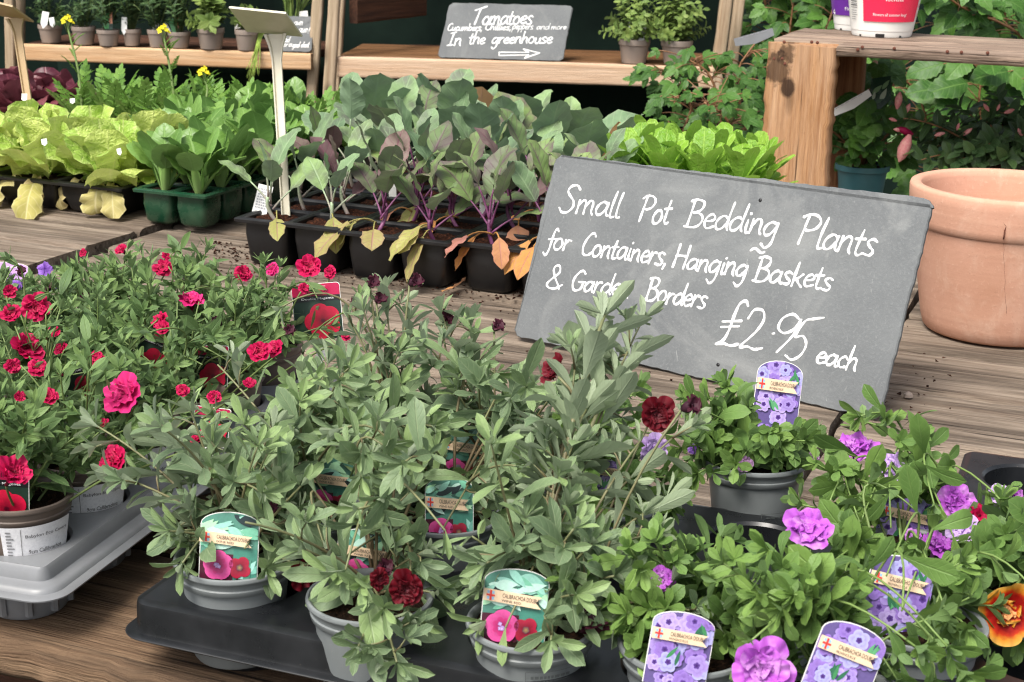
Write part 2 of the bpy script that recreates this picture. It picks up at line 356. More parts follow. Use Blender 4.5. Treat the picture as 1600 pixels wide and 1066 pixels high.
def terra():
    k = NT('terracotta'); p = k.pos(); n1 = k.noise(p, 9, 4, .6); n2 = k.noise(p, 160, 4, .6); S, Tt, ti = k.sep(k.attr())
    c = k.mix(k.ramp(n1, [(.3, 0.), (.75, 1.)]), srgb(200, 154, 132), srgb(184, 138, 114))
    c = k.mix(k.math('MULTIPLY', k.ramp(n2, [(.58, 0.), (.75, 1.)]), .35), c, srgb(222, 186, 164))
    band = k.noise(k.vmul(p, (2., 2., 60.)), 1., 3, .6); c = k.mix(k.math('MULTIPLY', k.ramp(band, [(.5, 0.), (.8, 1.)]), .25), c, srgb(222, 178, 152))
    bl = k.noise(k.vmul(p, (1., 1., .45)), 16, 5, .65, .5); c = k.mix(k.math('MULTIPLY', k.ramp(bl, [(.54, 0.), (.72, 1.)]), .38), c, srgb(218, 190, 170)); sp_ = k.ramp(k.noise(p, 300, 3, .6), [(.64, 0.), (.7, 1.)]); c = k.mix(k.math('MULTIPLY', sp_, .3), c, srgb(150, 110, 90)); c = k.mix(k.math('MULTIPLY', k.ramp(bl, [(.26, 1.), (.4, 0.)]), .3), c, srgb(150, 104, 82))
    k.col(c); k.rough(.85); k.p.inputs['Specular IOR Level'].default_value = .2; k.bump(k.math('ADD', n2, band), .25, .0015); return k.m
M['terra'] = terra()
M['crack'] = plastic('crack', srgb(96, 54, 40), .9)
def netmat():
    k = NT('dark_green_netting'); p = k.pos(); n = k.noise(p, 3, 4, .6); wv = k.noise(k.vmul(p, (300., 300., 300.)), 1., 1)
    c = k.mix(k.ramp(n, [(.3, 0.), (.7, 1.)]), srgb(14, 24, 21), srgb(27, 42, 35)); k.col(c); k.rough(.9); k.p.inputs['Specular IOR Level'].default_value = .1
    k.bump(wv, .3, .002); return k.m
M['net'] = netmat()
def groundmat():
    k = NT('mossy_dark_ground'); p = k.pos(); n = k.noise(p, 14, 6, .7); c = k.ramp(n, [(.3, srgb(30, 27, 20)), (.6, srgb(58, 54, 36)), (.8, srgb(84, 80, 60))]); k.col(c); k.rough(.95); k.bump(n, .8, .02); return k.m
M['ground'] = groundmat()
# leaf colours
M['lf_wine'] = leafmat('sage_green_leaf', [srgb(96, 118, 86), srgb(122, 144, 106), srgb(148, 174, 112)], srgb(162, 178, 138), srgb(164, 176, 150), .48, .28, .45, .35)
M['lf_mag'] = leafmat('mid_green_narrow_leaf', [srgb(74, 100, 58), srgb(96, 124, 74), srgb(124, 150, 88)], srgb(134, 158, 100), srgb(124, 146, 104), .5, .22, .3, .3)
M['lf_pur'] = leafmat('fresh_green_obovate_leaf', [srgb(76, 104, 54), srgb(98, 130, 66), srgb(128, 160, 80)], srgb(128, 156, 88), srgb(114, 140, 92), .5, .22, .3, .3)
M['lf_kale'] = leafmat('purple_veined_kale_leaf', [srgb(106, 128, 84), srgb(128, 154, 92), srgb(146, 172, 98)], srgb(104, 64, 90), srgb(116, 130, 106), .5, .22, .8, .3, srgb(104, 84, 94))
M['lf_kale2'] = leafmat('grey_green_kale_leaf', [srgb(108, 136, 102), srgb(134, 162, 116), srgb(150, 178, 110)], srgb(150, 174, 134), srgb(114, 138, 114), .5, .22, .8, .3, srgb(98, 98, 92))
M['lf_kale3'] = leafmat('dusky_purple_kale_leaf', [srgb(108, 84, 86), srgb(128, 108, 104), srgb(138, 124, 110)], srgb(118, 58, 84), srgb(132, 100, 104), .5, .2, .7, .3)
M['lf_old'] = leafmat('withered_orange_leaf', [srgb(196, 120, 66), srgb(200, 150, 84), srgb(184, 130, 118)], srgb(180, 120, 120), srgb(202, 160, 130), .6, .25, .6, .2)
M['lf_yel'] = leafmat('yellowing_kale_leaf', [srgb(158, 160, 90), srgb(172, 168, 98), srgb(150, 126, 96)], srgb(156, 96, 112), srgb(170, 160, 120), .5, .25, .8, .3)
M['lf_pak'] = leafmat('glossy_pak_choi_leaf', [srgb(84, 120, 52), srgb(106, 144, 66), srgb(130, 166, 80)], srgb(140, 174, 100), srgb(100, 136, 78), .35, .2, .6, .4)
M['lf_let'] = leafmat('yellow_green_lettuce_leaf', [srgb(152, 188, 76), srgb(178, 206, 96), srgb(204, 218, 120)], srgb(216, 222, 150), srgb(196, 204, 118), .4, .3, .9, .35, None, 1.)
M['lf_dry'] = leafmat('papery_withered_lettuce_leaf', [srgb(180, 172, 100), srgb(192, 178, 122), srgb(172, 142, 104)], srgb(226, 216, 170), srgb(216, 204, 152), .6, .25, .5, .2)
M['lf_lamb'] = leafmat('bright_green_salad_leaf', [srgb(112, 158, 42), srgb(136, 180, 56), srgb(152, 192, 72)], srgb(180, 212, 112), srgb(150, 188, 84), .38, .3, .7, .35, None, .5)
M['lf_red'] = leafmat('dark_red_lettuce_leaf', [srgb(78, 30, 44), srgb(104, 42, 56), srgb(122, 70, 74)], srgb(140, 72, 84), srgb(120, 66, 76), .4, .2, .5, .4)
M['lf_miz'] = leafmat('feathery_mustard_leaf', [srgb(74, 116, 38), srgb(98, 142, 50), srgb(118, 156, 62)], srgb(160, 194, 110), srgb(138, 172, 92), .45, .25, .3, .3)
M['lf_herb'] = leafmat('dark_herb_leaf', [srgb(44, 66, 38), srgb(62, 90, 50), srgb(82, 108, 62)], srgb(110, 136, 92), srgb(92, 118, 84), .5, .2, .3, .3)
M['lf_sage'] = leafmat('yellow_green_herb_leaf', [srgb(92, 118, 56), srgb(118, 144, 70), srgb(140, 160, 84)], srgb(176, 192, 124), srgb(150, 172, 110), .5, .25, .3, .3)
M['lf_vine'] = leafmat('climber_leaf', [srgb(48, 86, 30), srgb(66, 108, 40), srgb(90, 132, 52)], srgb(104, 140, 70), srgb(84, 118, 64), .45, .25, .8, .35)
M['lf_fuch'] = leafmat('dark_fuchsia_leaf', [srgb(48, 72, 40), srgb(64, 92, 52), srgb(84, 112, 62)], srgb(96, 116, 82), srgb(84, 110, 80), .4, .2, .5, .4)
def stemmat(name, c, c2):
    k = NT(name); S, Tt, ti = k.sep(k.attr()); k.col(k.mix(k.math('ADD', k.math('MULTIPLY', Tt, .8), k.math('MULTIPLY', k.noise(k.pos(), 60, 3), .3), clamp=True), c, c2)); k.rough(.55); return k.m
M['st_wine'] = stemmat('hairy_green_brown_stem', srgb(116, 92, 72), srgb(112, 118, 80))
M['st_mag'] = stemmat('green_stem', srgb(84, 96, 54), srgb(104, 124, 68))
M['st_pur'] = stemmat('pale_green_stem', srgb(96, 112, 60), srgb(112, 138, 72))
M['st_kale'] = stemmat('purple_stem', srgb(128, 70, 112), srgb(100, 56, 88))
M['st_kale2'] = stemmat('pale_kale_stem', srgb(150, 120, 128), srgb(150, 176, 136))
M['st_wood'] = stemmat('woody_stem', srgb(112, 76, 52), srgb(140, 100, 66))
M['st_pak'] = stemmat('pale_leaf_stalk', srgb(150, 178, 108), srgb(112, 156, 72))
M['fl_mag'] = petalmat('magenta_red_petal', [(0., srgb(80, 2, 24)), (.3, srgb(156, 6, 52)), (1., srgb(200, 26, 88))])
M['fl_pink'] = petalmat('hot_pink_petal', [(0., srgb(130, 10, 56)), (.3, srgb(196, 26, 96)), (1., srgb(216, 52, 128))])
M['fl_wine'] = petalmat('wine_red_petal', [(0., srgb(120, 52, 64)), (.22, srgb(60, 5, 13)), (.6, srgb(78, 7, 18)), (1., srgb(104, 12, 28))])
M['fl_dark'] = petalmat('dark_bud_petal', [(0., srgb(64, 34, 48)), (1., srgb(74, 30, 44))])
M['fl_pur'] = petalmat('violet_pink_petal', [(0., srgb(150, 46, 158)), (.4, srgb(170, 72, 186)), (1., srgb(186, 100, 204))], stripe=srgb(214, 156, 222))
M['fl_lil'] = petalmat('pale_lilac_petal', [(0., srgb(150, 90, 190)), (.4, srgb(192, 160, 220)), (1., srgb(212, 184, 232))])
M['fl_vio'] = petalmat('violet_petal', [(0., srgb(70, 30, 120)), (.5, srgb(130, 84, 180)), (1., srgb(160, 120, 206))])
M['fl_orange'] = petalmat('orange_red_banded_petal', [(0., srgb(120, 10, 8)), (.58, srgb(156, 16, 8)), (.68, srgb(190, 50, 14)), (.8, srgb(214, 140, 40)), (1., srgb(220, 172, 84))], mott=.2)
M['fl_peach'] = petalmat('peach_inner_petal', [(0., srgb(196, 60, 40)), (.35, srgb(226, 150, 96)), (1., srgb(240, 184, 120))])
M['fl_yel'] = petalmat('yellow_petal', [(0., srgb(206, 186, 30)), (1., srgb(240, 226, 50))])
M['fl_bud'] = petalmat('pale_pink_bud', [(0., srgb(208, 132, 134)), (.05, srgb(216, 160, 150))])
M['fl_lime'] = petalmat('dry_lilac_petal', [(0., srgb(140, 100, 130)), (1., srgb(176, 140, 180))])
# ------------------------------------------------------------------ setting: ground, netting, display table
b = MB(); b.add([(-60, -60, -.78), (60, -60, -.78), (60, 60, -.78), (-60, 60, -.78)], [(0, 1, 2, 3)]); tag(b.build('ground', M['ground']), None, None, None, 'structure')
def netting():
    t = thing('shade_netting', 'dark green shade netting hung behind the shelves and climbing plants', 'netting', (0, 6.6, -.78))
    mb = MB(); n = 90; V = []; A = []
    for i in range(n + 1):
        x = -4.2 + 9.2 * i / n
        y = 6.6 + .05 * sin(i * .9) + .03 * sin(i * 2.3 + 1) - .12 * abs(x - .3) * .2
        for z in np.linspace(-.78, 2.3, 8): V.append((x, y + .02 * sin(z * 4 + i), z)); A.append((x, z, 0))
    m = len(V); V = V + [(x, y + .006, z) for x, y, z in V]; A = A + A
    Fs = [(i * 8 + j, (i + 1) * 8 + j, (i + 1) * 8 + j + 1, i * 8 + j + 1) for i in range(n) for j in range(7)]
    Fs += [tuple(q + m for q in f[::-1]) for f in Fs]
    mb.add(V, Fs, A); mb.build('netting', M['net'], t)
    for i, x in enumerate((-4.1, -1.7, 1.05, 4.6)):
        pb = MB(); tube(pb, [(x, 6.67, -.78), (x, 6.67, 2.35)], .03, 10, (0, 0, .3)); pb.build('post', M['blackplastic'], t)
netting()
# display table: planks along E1, joint lines at u = -1.75 and u = -.31
def table():
    o = W(-.3, .98, -.78)
    t = thing('display_table', 'weathered grey-brown plank table that carries the trays and the big slate', 'table', o)
    k = 0
    secs = [(-3.2, -1.757, [(1.0, 1.21), (1.215, 1.43), (1.437, 1.64), (1.647, 1.85), (1.857, 2.05), (2.056, 2.243), (2.25, 2.411), (2.418, 2.62), (2.627, 2.83), (2.837, 3.04), (3.047, 3.25), (3.257, 3.45)], .012),
            (-1.745, -.3145, [(.98, 1.2), (1.206, 1.42), (1.427, 1.63), (1.637, 1.855), (1.862, 2.045), (2.051, 2.29), (2.297, 2.5), (2.507, 2.7), (2.707, 2.9), (2.907, 3.1), (3.107, 3.3), (3.307, 3.45)], 0.),
            (-.3085, 1.6, [(.98, 1.2), (1.206, 1.42), (1.427, 1.64), (1.647, 1.866), (1.875, 2.088), (2.098, 2.294), (2.304, 2.49), (2.497, 2.69), (2.697, 2.89), (2.897, 3.1), (3.107, 3.3), (3.307, 3.45)], -.002)]
    for u0, u1, rows, dz in secs:
        for v0, v1 in rows:
            k += 1
            front = v0 < 1.3 and u0 > -2
            mb = MB(); R_ = random.Random(k)
            z = dz + R_.uniform(-.003, .002) - (.003 if k % 3 == 0 else 0)
            th = .038
            uu0, uu1 = u0 + R_.uniform(0, .0015), u1 - R_.uniform(0, .0015)
            tl = R_.uniform(-.004, .004)
            board(mb, W(uu0, v0 + .0015, z - th), E1, nz(E2 + EZ * tl / .1 * .2), uu1 - uu0, v1 - v0 - .003, th, .007, .003 if front else .0025, k, 90)
            mb.build('plank', M['table_front' if front else 'table'], t, sharp=50)
    for v in (1.04, 2.1, 3.3):
        mb = MB(); board(mb, W(-3.1, v, -.145), E1, E2, 4.6, .05, .095, .004, .001, int(v * 10)); mb.build('bearer', M['darkwood'], t, sharp=50)
    for u in (-3., -1.75, -.31, 1.5):
        for v in (1.1, 3.2):
            mb = MB(); board(mb, W(u, v, -.78), EZ, E1, .634, .07, .07, .004, .001, int(u * 10 + v * 7) % 50); mb.build('leg', M['darkwood'], t, sharp=50)
table()
def crumbs():
    mb = MB(); R_ = random.Random(3)
    spots = [(T(R_.uniform(340, 830), 0, 0), 0)] if 0 else []
    for i in range(1700):
        q = R_.random()
        if q < .72:
            x = R_.uniform(330, 840); y0 = 392 + (x - 385) * .1; p = T(x, y0 + abs(R_.gauss(0, 22)) - 8)
        elif q < .86: p = T(R_.gauss(100, 25), R_.gauss(358, 4))
        elif q < .88: p = T(R_.gauss(1400, 40), R_.gauss(606, 25))
        else: p = T(R_.uniform(100, 1500), R_.uniform(380, 690))
        s = R_.uniform(.0012, .0045); 
        V = [p + V3(R_.uniform(-1, 1), R_.uniform(-1, 1), R_.uniform(-.1, 1)) * s for _ in range(6)]
        mb.add(V, [(0, 1, 2), (0, 2, 3), (0, 3, 4), (0, 4, 5), (1, 2, 5), (2, 3, 5), (3, 4, 5), (0, 1, 5), (1, 4, 3), (1, 4, 5)])
    tag(mb.build('soil_crumbs', M['soilred'], smooth=False), 'spilled bark compost crumbs scattered on the planks before the kale trays', 'soil crumbs', None, 'stuff')
crumbs()
# ------------------------------------------------------------------ handwriting: one stroke list per letter (baseline 0, x-height 1)
GL = {
 'S': (1.15, [[(1.05, 1.75), (.8, 2.02), (.4, 1.95), (.22, 1.6), (.45, 1.25), (.78, .9), (.85, .45), (.55, .05), (.15, .03), (-.08, .3)]]),
 'P': (1.2, [[(.15, 0), (.22, 1.), (.28, 1.9)], [(-.05, 1.75), (.3, 1.98), (.8, 1.95), (1.08, 1.6), (.9, 1.15), (.5, .95), (.28, .98)]]),
 'B': (1.15, [[(.12, 0), (.18, 1.), (.22, 1.9)], [(.0, 1.85), (.4, 2.), (.85, 1.85), (.85, 1.4), (.55, 1.1), (.2, 1.05)], [(.35, 1.08), (.85, .98), (1.05, .6), (.85, .15), (.45, -.02), (-.05, .02)]]),
 'C': (1.05, [[(.98, 1.7), (.8, 1.95), (.5, 1.85), (.18, 1.3), (.05, .7), (.2, .15), (.55, .0), (.85, .15), (1., .35)]]),
 'H': (1.2, [[(.15, 1.95), (.12, 1.), (.05, 0)], [(.1, 1.0), (.55, 1.05), (1., 1.02)], [(1.02, 1.95), (1., 1.), (.95, 0)]]),
 'G': (1.2, [[(1., 1.7), (.8, 1.92), (.5, 1.85), (.15, 1.3), (.05, .65), (.25, .1), (.6, .0), (.95, .3), (1., .85)], [(.6, .85), (1.2, .88)]]),
 'T': (1.1, [[(-.1, 1.65), (.5, 1.85), (1.25, 2.1)], [(.55, 1.85), (.4, 1.), (.2, 0.)]]),
 'I': (.7, [[(.05, 1.75), (.65, 1.95)], [(.4, 1.85), (.2, .05)], [(-.1, .0), (.5, .1)]]),
 '&': (1.05, [[(1., .35), (.6, .02), (.2, .05), (.05, .35), (.3, .8), (.65, 1.3), (.6, 1.75), (.4, 1.85), (.25, 1.55), (.4, 1.), (.75, .3), (.85, 0.)]]),
 'a': (.95, [[(.75, .85), (.5, 1.0), (.2, .8), (.05, .4), (.2, .05), (.5, .15), (.75, .6), (.8, .95)], [(.8, .95), (.76, .4), (.85, .08), (1., .05)]]),
 'b': (.9, [[(.15, 1.95), (.12, 1.), (.1, .1)], [(.12, .6), (.4, 1.), (.75, .85), (.8, .4), (.5, .02), (.1, .1)]]),
 'c': (.75, [[(.7, .8), (.5, 1.), (.2, .8), (.08, .4), (.3, .05), (.7, .15)]]),
 'd': (.95, [[(.75, .85), (.5, 1.0), (.2, .8), (.05, .4), (.2, .05), (.5, .12), (.75, .5)], [(.92, 1.95), (.82, 1.), (.8, .3), (.9, .05)]]),
 'e': (.8, [[(.08, .5), (.5, .55), (.72, .75), (.5, 1.), (.2, .8), (.08, .4), (.3, .03), (.75, .2)]]),
 'f': (.6, [[(.75, 1.7), (.6, 1.9), (.42, 1.6), (.35, .8), (.25, -.2), (.05, -.55), (-.15, -.35)], [(.05, .9), (.7, 1.)]]),
 'g': (.95, [[(.75, .85), (.5, 1.0), (.2, .8), (.05, .4), (.2, .05), (.5, .15), (.75, .6)], [(.82, .95), (.78, .2), (.7, -.5), (.4, -.85), (.1, -.6)]]),
 'h': (.9, [[(.2, 1.95), (.12, 1.), (.08, 0)], [(.1, .5), (.4, .98), (.68, .85), (.68, .3), (.78, .02)]]),
 'i': (.4, [[(.18, .95), (.15, .4), (.22, .03), (.35, .1)], [(.24, 1.42), (.26, 1.46)]]),
 'k': (.85, [[(.2, 1.95), (.12, 1.), (.08, 0)], [(.7, 1.05), (.4, .7), (.15, .5)], [(.3, .62), (.5, .3), (.78, .0)]]),
 'l': (.42, [[(.26, 1.95), (.15, 1.), (.15, .2), (.25, 0), (.4, .05)]]),
 'm': (1.35, [[(.1, .95), (.08, .4), (.05, 0)], [(.08, .5), (.35, .95), (.55, .85), (.58, .0)], [(.58, .5), (.85, .97), (1.08, .85), (1.08, .25), (1.2, .0)]]),
 'n': (.9, [[(.1, .95), (.1, .4), (.05, 0)], [(.08, .5), (.4, .97), (.66, .85), (.66, .25), (.78, .0)]]),
 'o': (.9, [[(.6, .95), (.3, .95), (.06, .5), (.2, .05), (.55, .05), (.78, .5), (.6, .95), (.45, .98)]]),
 'p': (.9, [[(.15, .95), (.1, 0), (.02, -.8)], [(.12, .6), (.4, 1.), (.75, .85), (.75, .4), (.45, .05), (.12, .2)]]),
 'q': (.9, [[(.75, .85), (.5, 1.0), (.2, .8), (.05, .4), (.2, .05), (.5, .15), (.75, .6)], [(.82, .95), (.78, .0), (.72, -.8)]]),
 'r': (.65, [[(.12, .95), (.1, .4), (.06, 0)], [(.1, .5), (.35, .92), (.6, .92)]]),
 's': (.75, [[(.65, .9), (.4, 1.02), (.15, .8), (.35, .52), (.6, .3), (.45, .02), (.02, .08)]]),
 't': (.6, [[(.3, 1.6), (.22, .8), (.2, .2), (.35, .0), (.55, .1)], [(-.02, 1.), (.55, 1.08)]]),
 'u': (.9, [[(.1, .95), (.1, .3), (.3, .02), (.6, .25), (.72, .9)], [(.72, .95), (.7, .3), (.82, .02)]]),
 'w': (1.15, [[(.05, .95), (.15, .15), (.3, .05), (.5, .7), (.6, .1), (.8, .1), (1.0, .95)]]),
 'v': (.8, [[(.05, .95), (.3, .02), (.7, .95)]]), 'x': (.8, [[(.05, .95), (.7, .0)], [(.7, .95), (.05, .0)]]),
 'y': (.85, [[(.1, .95), (.15, .3), (.4, .1), (.7, .5)], [(.75, .95), (.6, -.2), (.3, -.8), (.05, -.6)]]),
 ',': (.3, [[(.15, .08), (.05, -.35)]]), '!': (.4, [[(.25, 1.9), (.15, .5)], [(.1, .03), (.12, .06)]]),
 '£': (1.15, [[(1.05, 1.85), (.9, 2.05), (.65, 1.9), (.55, 1.4), (.5, .7), (.35, .2), (.05, .02), (.4, .08), (.75, .0), (1.1, .1)], [(.1, 1.05), (.95, 1.15)], [(.1, .8), (.9, .9)]]),
 '2': (1.2, [[(.1, 1.5), (.3, 1.95), (.7, 1.95), (.85, 1.5), (.6, .85), (.05, .08), (.4, .12), (.75, .02), (1.1, .12)]]),
 '9': (1.15, [[(.95, 1.75), (.6, 2.), (.2, 1.75), (.1, 1.25), (.4, 1.0), (.8, 1.25), (1., 1.8), (.85, 1.), (.3, .0)]]),
 '5': (1.2, [[(1.5, 2.1), (1., 2.0), (.62, 1.85), (.3, 1.1), (.7, 1.15), (.95, .75), (.8, .25), (.4, -.02), (.05, .15)]]),
 '.': (.5, [[(.2, .95), (.24, .97)]]),
}
def crom(pts, k=6):
    p = [np.asarray(q, float) for q in pts]
    if len(p) < 3: return [p[0] + (p[-1] - p[0]) * t for t in np.linspace(0, 1, 4)]
    q = [2 * p[0] - p[1]] + p + [2 * p[-1] - p[-2]]; out = []
    for i in range(1, len(q) - 2):
        for t in np.linspace(0, 1, k, endpoint=False):
            a, b_, c, d = q[i - 1], q[i], q[i + 1], q[i + 2]
            out.append(.5 * (2 * b_ + (c - a) * t + (2 * a - 5 * b_ + 4 * c - d) * t * t + (3 * b_ - a - 3 * c + d) * t ** 3))
    return out + [p[-1]]
def stroke(mb, p3, n, wd, th):
    """a painted brush line: low rounded ridge lying on the surface"""
    p = np.asarray(p3); m = len(p); tg = np.gradient(p, axis=0); tg /= np.maximum(1e-9, np.linalg.norm(tg, axis=1))[:, None]
    sd_ = np.cross(n, tg); sd_ /= np.maximum(1e-9, np.linalg.norm(sd_, axis=1))[:, None]
    p = np.vstack([p[0] - tg[0] * wd * .45, p, p[-1] + tg[-1] * wd * .45]); sd_ = np.vstack([sd_[0], sd_, sd_[-1]]); m += 2
    sc = np.array([1 + .22 * sin(i * .55 + p[0][0] * 900) + .1 * sin(i * 1.7 + p[0][2] * 700) for i in range(m)]); sc[0] = sc[-1] = .5
    V = []
    for i in range(m):
        for s_, h in ((-1, -.3), (-.75, .7), (0, 1), (.75, .7), (1, -.3)): V.append(p[i] + sd_[i] * s_ * wd * .5 * sc[i] + n * h * th)
    Fs = [(i * 5 + k, i * 5 + k + 1, (i + 1) * 5 + k + 1, (i + 1) * 5 + k) for i in range(m - 1) for k in range(4)] + [(0, 1, 2, 3, 4)[::-1], tuple((m - 1) * 5 + k for k in range(5))]
    mb.add(V, [f[::-1] for f in Fs])
def word(mb, txt, p0, p1, n, xh, wd, th=.0005, slant=.08, seed=0):
    p0 = np.asarray(p0); p1 = np.asarray(p1); ex = p1 - p0; Lw = np.linalg.norm(ex); ex = ex / Lw; ey = np.cross(n, ex)
    tot = sum(GL[c][0] for c in txt[:-1]) + GL[txt[-1]][0] * .85; k = Lw / tot; x = 0; R_ = random.Random(seed + len(txt))
    for c in txt:
        adv, st = GL[c]; dy = R_.uniform(-.06, .06); sy = xh * R_.uniform(.94, 1.06)
        for s_ in st:
            q = crom(s_)
            stroke(mb, [p0 + ex * ((x + a[0]) * k + a[1] * sy * slant) + ey * (a[1] * sy + dy * xh) for a in q], n, wd * R_.uniform(.9, 1.1), th)
        x += adv
def plane_hit(px, o, n):
    d = ray(*px); return CP + d * (((o - CP) @ n) / (d @ n))
def slate_thing(name, label, c4, th, seed, chips=()):
    """c4: world corners TL TR BR BL"""
    TL, TR, BR, BL = c4; ex = nz(BR - BL); n = nz(np.cross(BR - BL, TL - BL)); 
    t = thing(name, label, 'slate sign', (BL + BR) / 2); R_ = random.Random(seed)
    out = []
    for a, b_ in ((BL, BR), (BR, TR), (TR, TL), (TL, BL)):
        L = np.linalg.norm(b_ - a); m = int(L / .008); inn = nz(np.cross(n, b_ - a)); e = 0
        for i in range(m):
            e = e * .6 + R_.uniform(-.0009, .0009); f_ = i / m; corner = min(i, m - i) * .008
            cut = .012 * max(0, 1 - corner / .012) ** 2 if corner < .012 else 0
            out.append(a + (b_ - a) * f_ + inn * (e + .001 + cut * (.9 if R_.random() < .9 else .5)))
    out = np.array(out); c = (TL + TR + BR + BL) / 4; m = len(out); mb = MB()
    inset = out + (c - out) * .006
    V = np.vstack([inset, out - n * .0016, out - n * (th - .001), inset - n * th])
    Fs = [tuple(range(m)), tuple(3 * m + i for i in range(m))[::-1]]
    for r_ in range(3): Fs += [(r_ * m + i, (r_ + 1) * m + i, (r_ + 1) * m + (i + 1) % m, r_ * m + (i + 1) % m) for i in range(m)]
    mb.add(V, Fs); o = mb.build('slate', M['slate'], t, smooth=False)
    return t, BL, n
# the big slate: bottom edge on the table, leaning back
BL = T(800, 525, .002); BR = T(1375, 657, .002); ee = nz(BR - BL)
def upto(px, B):
    d = ray(*px); s = ((B - CP) @ ee) / (d @ ee); return CP + d * s
TLc = upto((868, 240), BL); 
un = nz(TLc - BL); NS = nz(np.cross(ee, un)); 
TRc = plane_hit((1461, 310), BL, NS)
BIG = dict(h=float(np.linalg.norm(TLc - BL)), lean=math.degrees(math.acos(un[2])))
print('slate', np.linalg.norm(BR - BL), BIG, 'TR along', (TRc - BR) @ ee, (TRc - BR) @ un)
slate, _, _ = slate_thing('slate_sign', 'large grey slate with white brush lettering pricing small pot bedding plants', (TLc, TRc, BR, BL), .007, 4)
mb = MB()
XH = .0265
for i, (t_, a, b_, xh) in enumerate([('Small', (874, 332), (966, 341), .0205), ('Pot', (996, 345), (1042, 351), .0205), ('Bedding', (1070, 354), (1210, 369), .0205), ('Plants', (1243, 381), (1362, 402), .022),
        ('for', (853, 389), (888, 392), .0175), ('Containers,', (907, 398), (1040, 415), .0175), ('Hanging', (1050, 417), (1163, 434), .017), ('Baskets', (1177, 438), (1296, 454), .0172),
        ('&', (852, 450), (874, 452), .0195), ('Garden', (891, 454), (980, 465), .0165), ('Borders', (1007, 469), (1100, 483), .0165),
        ('£', (1116, 538), (1148, 541), .0305), ('2', (1154, 543), (1187, 547), .0275), ('.', (1193, 549), (1208, 551), .0275), ('9', (1203, 551), (1237, 555), .0285), ('5', (1225, 560), (1256, 563), .0285), ('each', (1273, 568), (1335, 580), .0155)]):
    word(mb, t_, plane_hit(a, BL, NS), plane_hit(b_, BL, NS), NS, xh, .0036 if xh < .03 else .0042, .0005, .1 if xh < .03 else .16, i)
stroke(mb, [plane_hit((1173 + 3 * i, 390 + 3 * sin(i * .95 + 2.6) + i * .5), BL, NS) for i in range(8)], NS, .0036, .0005)
mb.build('lettering', M['paint'], slate)
mb = MB()
for px in ((1188, 313), (1122, 570)):
    lathe(mb, plane_hit(px, BL, NS) - NS * .002, [(.0026, .0), (.0026, .0024), (.0001, .0024)], 14, NS)
mb.build('nail_hole', M['blackplastic'], slate)
# ------------------------------------------------------------------ slatted shelf units at the back
def vpost(parent, px0, px1, Y, wpx, d, seed, mat='post', name='post', foot=None):
    a = Yp(*px0, Y); b_ = Yp(*px1, Y); wd = wpx * dep(a) / FPX
    dirv = nz(a - b_)
    if foot is not None: b_ = b_ - dirv * ((b_[2] - foot) / dirv[2])
    mb = MB(); ex = nz(a - b_); board(mb, b_ - Rt * wd / 2 + Fw * 0, ex, V3(1, 0, 0), np.linalg.norm(a - b_), wd, d, .004, .001, seed); return mb.build(name, M[mat], parent, sharp=50)
def shelf_unit(label, zs, pl, pr_, hpx, posts, seed, back=.34, upper=True):
    a = T(*pl, zs); b_ = T(*pr_, zs); ex = nz(b_ - a); L = np.linalg.norm(b_ - a); ey = np.cross(EZ, ex)
    t = thing('slatted_shelf', label, 'shelf unit', V3(*(a[:2] + b_[:2]) / 2, -.78)); h = hpx * dep((a + b_) / 2) / FPX
    mb = MB(); board(mb, a - EZ * h, ex, EZ, L, h, .032, .003, .0008, seed); 
    mb.build('front_beam', M['pine' if seed > 20 else 'pineorange'], t, sharp=50)
    for i in range(3):
        mb = MB(); board(mb, a + ey * (.04 + i * .125) - EZ * .02, ex, ey, L, .115, .02, .003, .001, seed + 1 + i); mb.build('shelf_slat', M['pineslat' if seed > 20 else 'darkwood'], t, sharp=50)
    mb = MB(); board(mb, a + ey * .42 - EZ * h, ex, EZ, L, h, .03, .003, .001, seed + 6); mb.build('rear_beam', M['darkwood'], t, sharp=50)
    for i in range(3):
        mb = MB(); board(mb, a + ey * (.05 + i * .13) + EZ * .72, ex, ey, L, .12, .02, .003, .001, seed + 8 + i); mb.build('added_shade_slat', M['darkwood'], t, sharp=50)  # unseen slats added above the view to shade the shelf below
    for i, (p0, p1, wpx, dd) in enumerate(posts): vpost(t, p0, p1, dep_y(a, b_, p0[0]) + dd, wpx, .04, seed + 20 + i, foot=-.78)
    return t, a, b_, ex, ey
def dep_y(a, b_, px):
    d = ray(px, 90); # where this column crosses the beam's line
    k = (d[0] * a[1] - d[1] * a[0]) / (d[1] * (b_ - a)[0] - d[0] * (b_ - a)[1]); return (a + (b_ - a) * k)[1]
SH1 = shelf_unit('pine shelf of potted herbs at upper left, with greyed posts', .123, (38, 68), (489, 83), 25, [((12, -30), (16, 160), 15, -.02), ((27, -30), (27, 160), 15, .05), ((498, -30), (486, 150), 17, .02)], 3)
SH2 = shelf_unit('wide pine shelf in the middle that carries the tomato slate', .144, (530, 87), (1116, 104), 32, [((523, -30), (509, 220), 18, -.05), ((535, -30), (521, 220), 10, .1), ((1140, -30), (1112, 190), 19, -.03), ((1160, -30), (1137, 170), 17, .1)], 30)
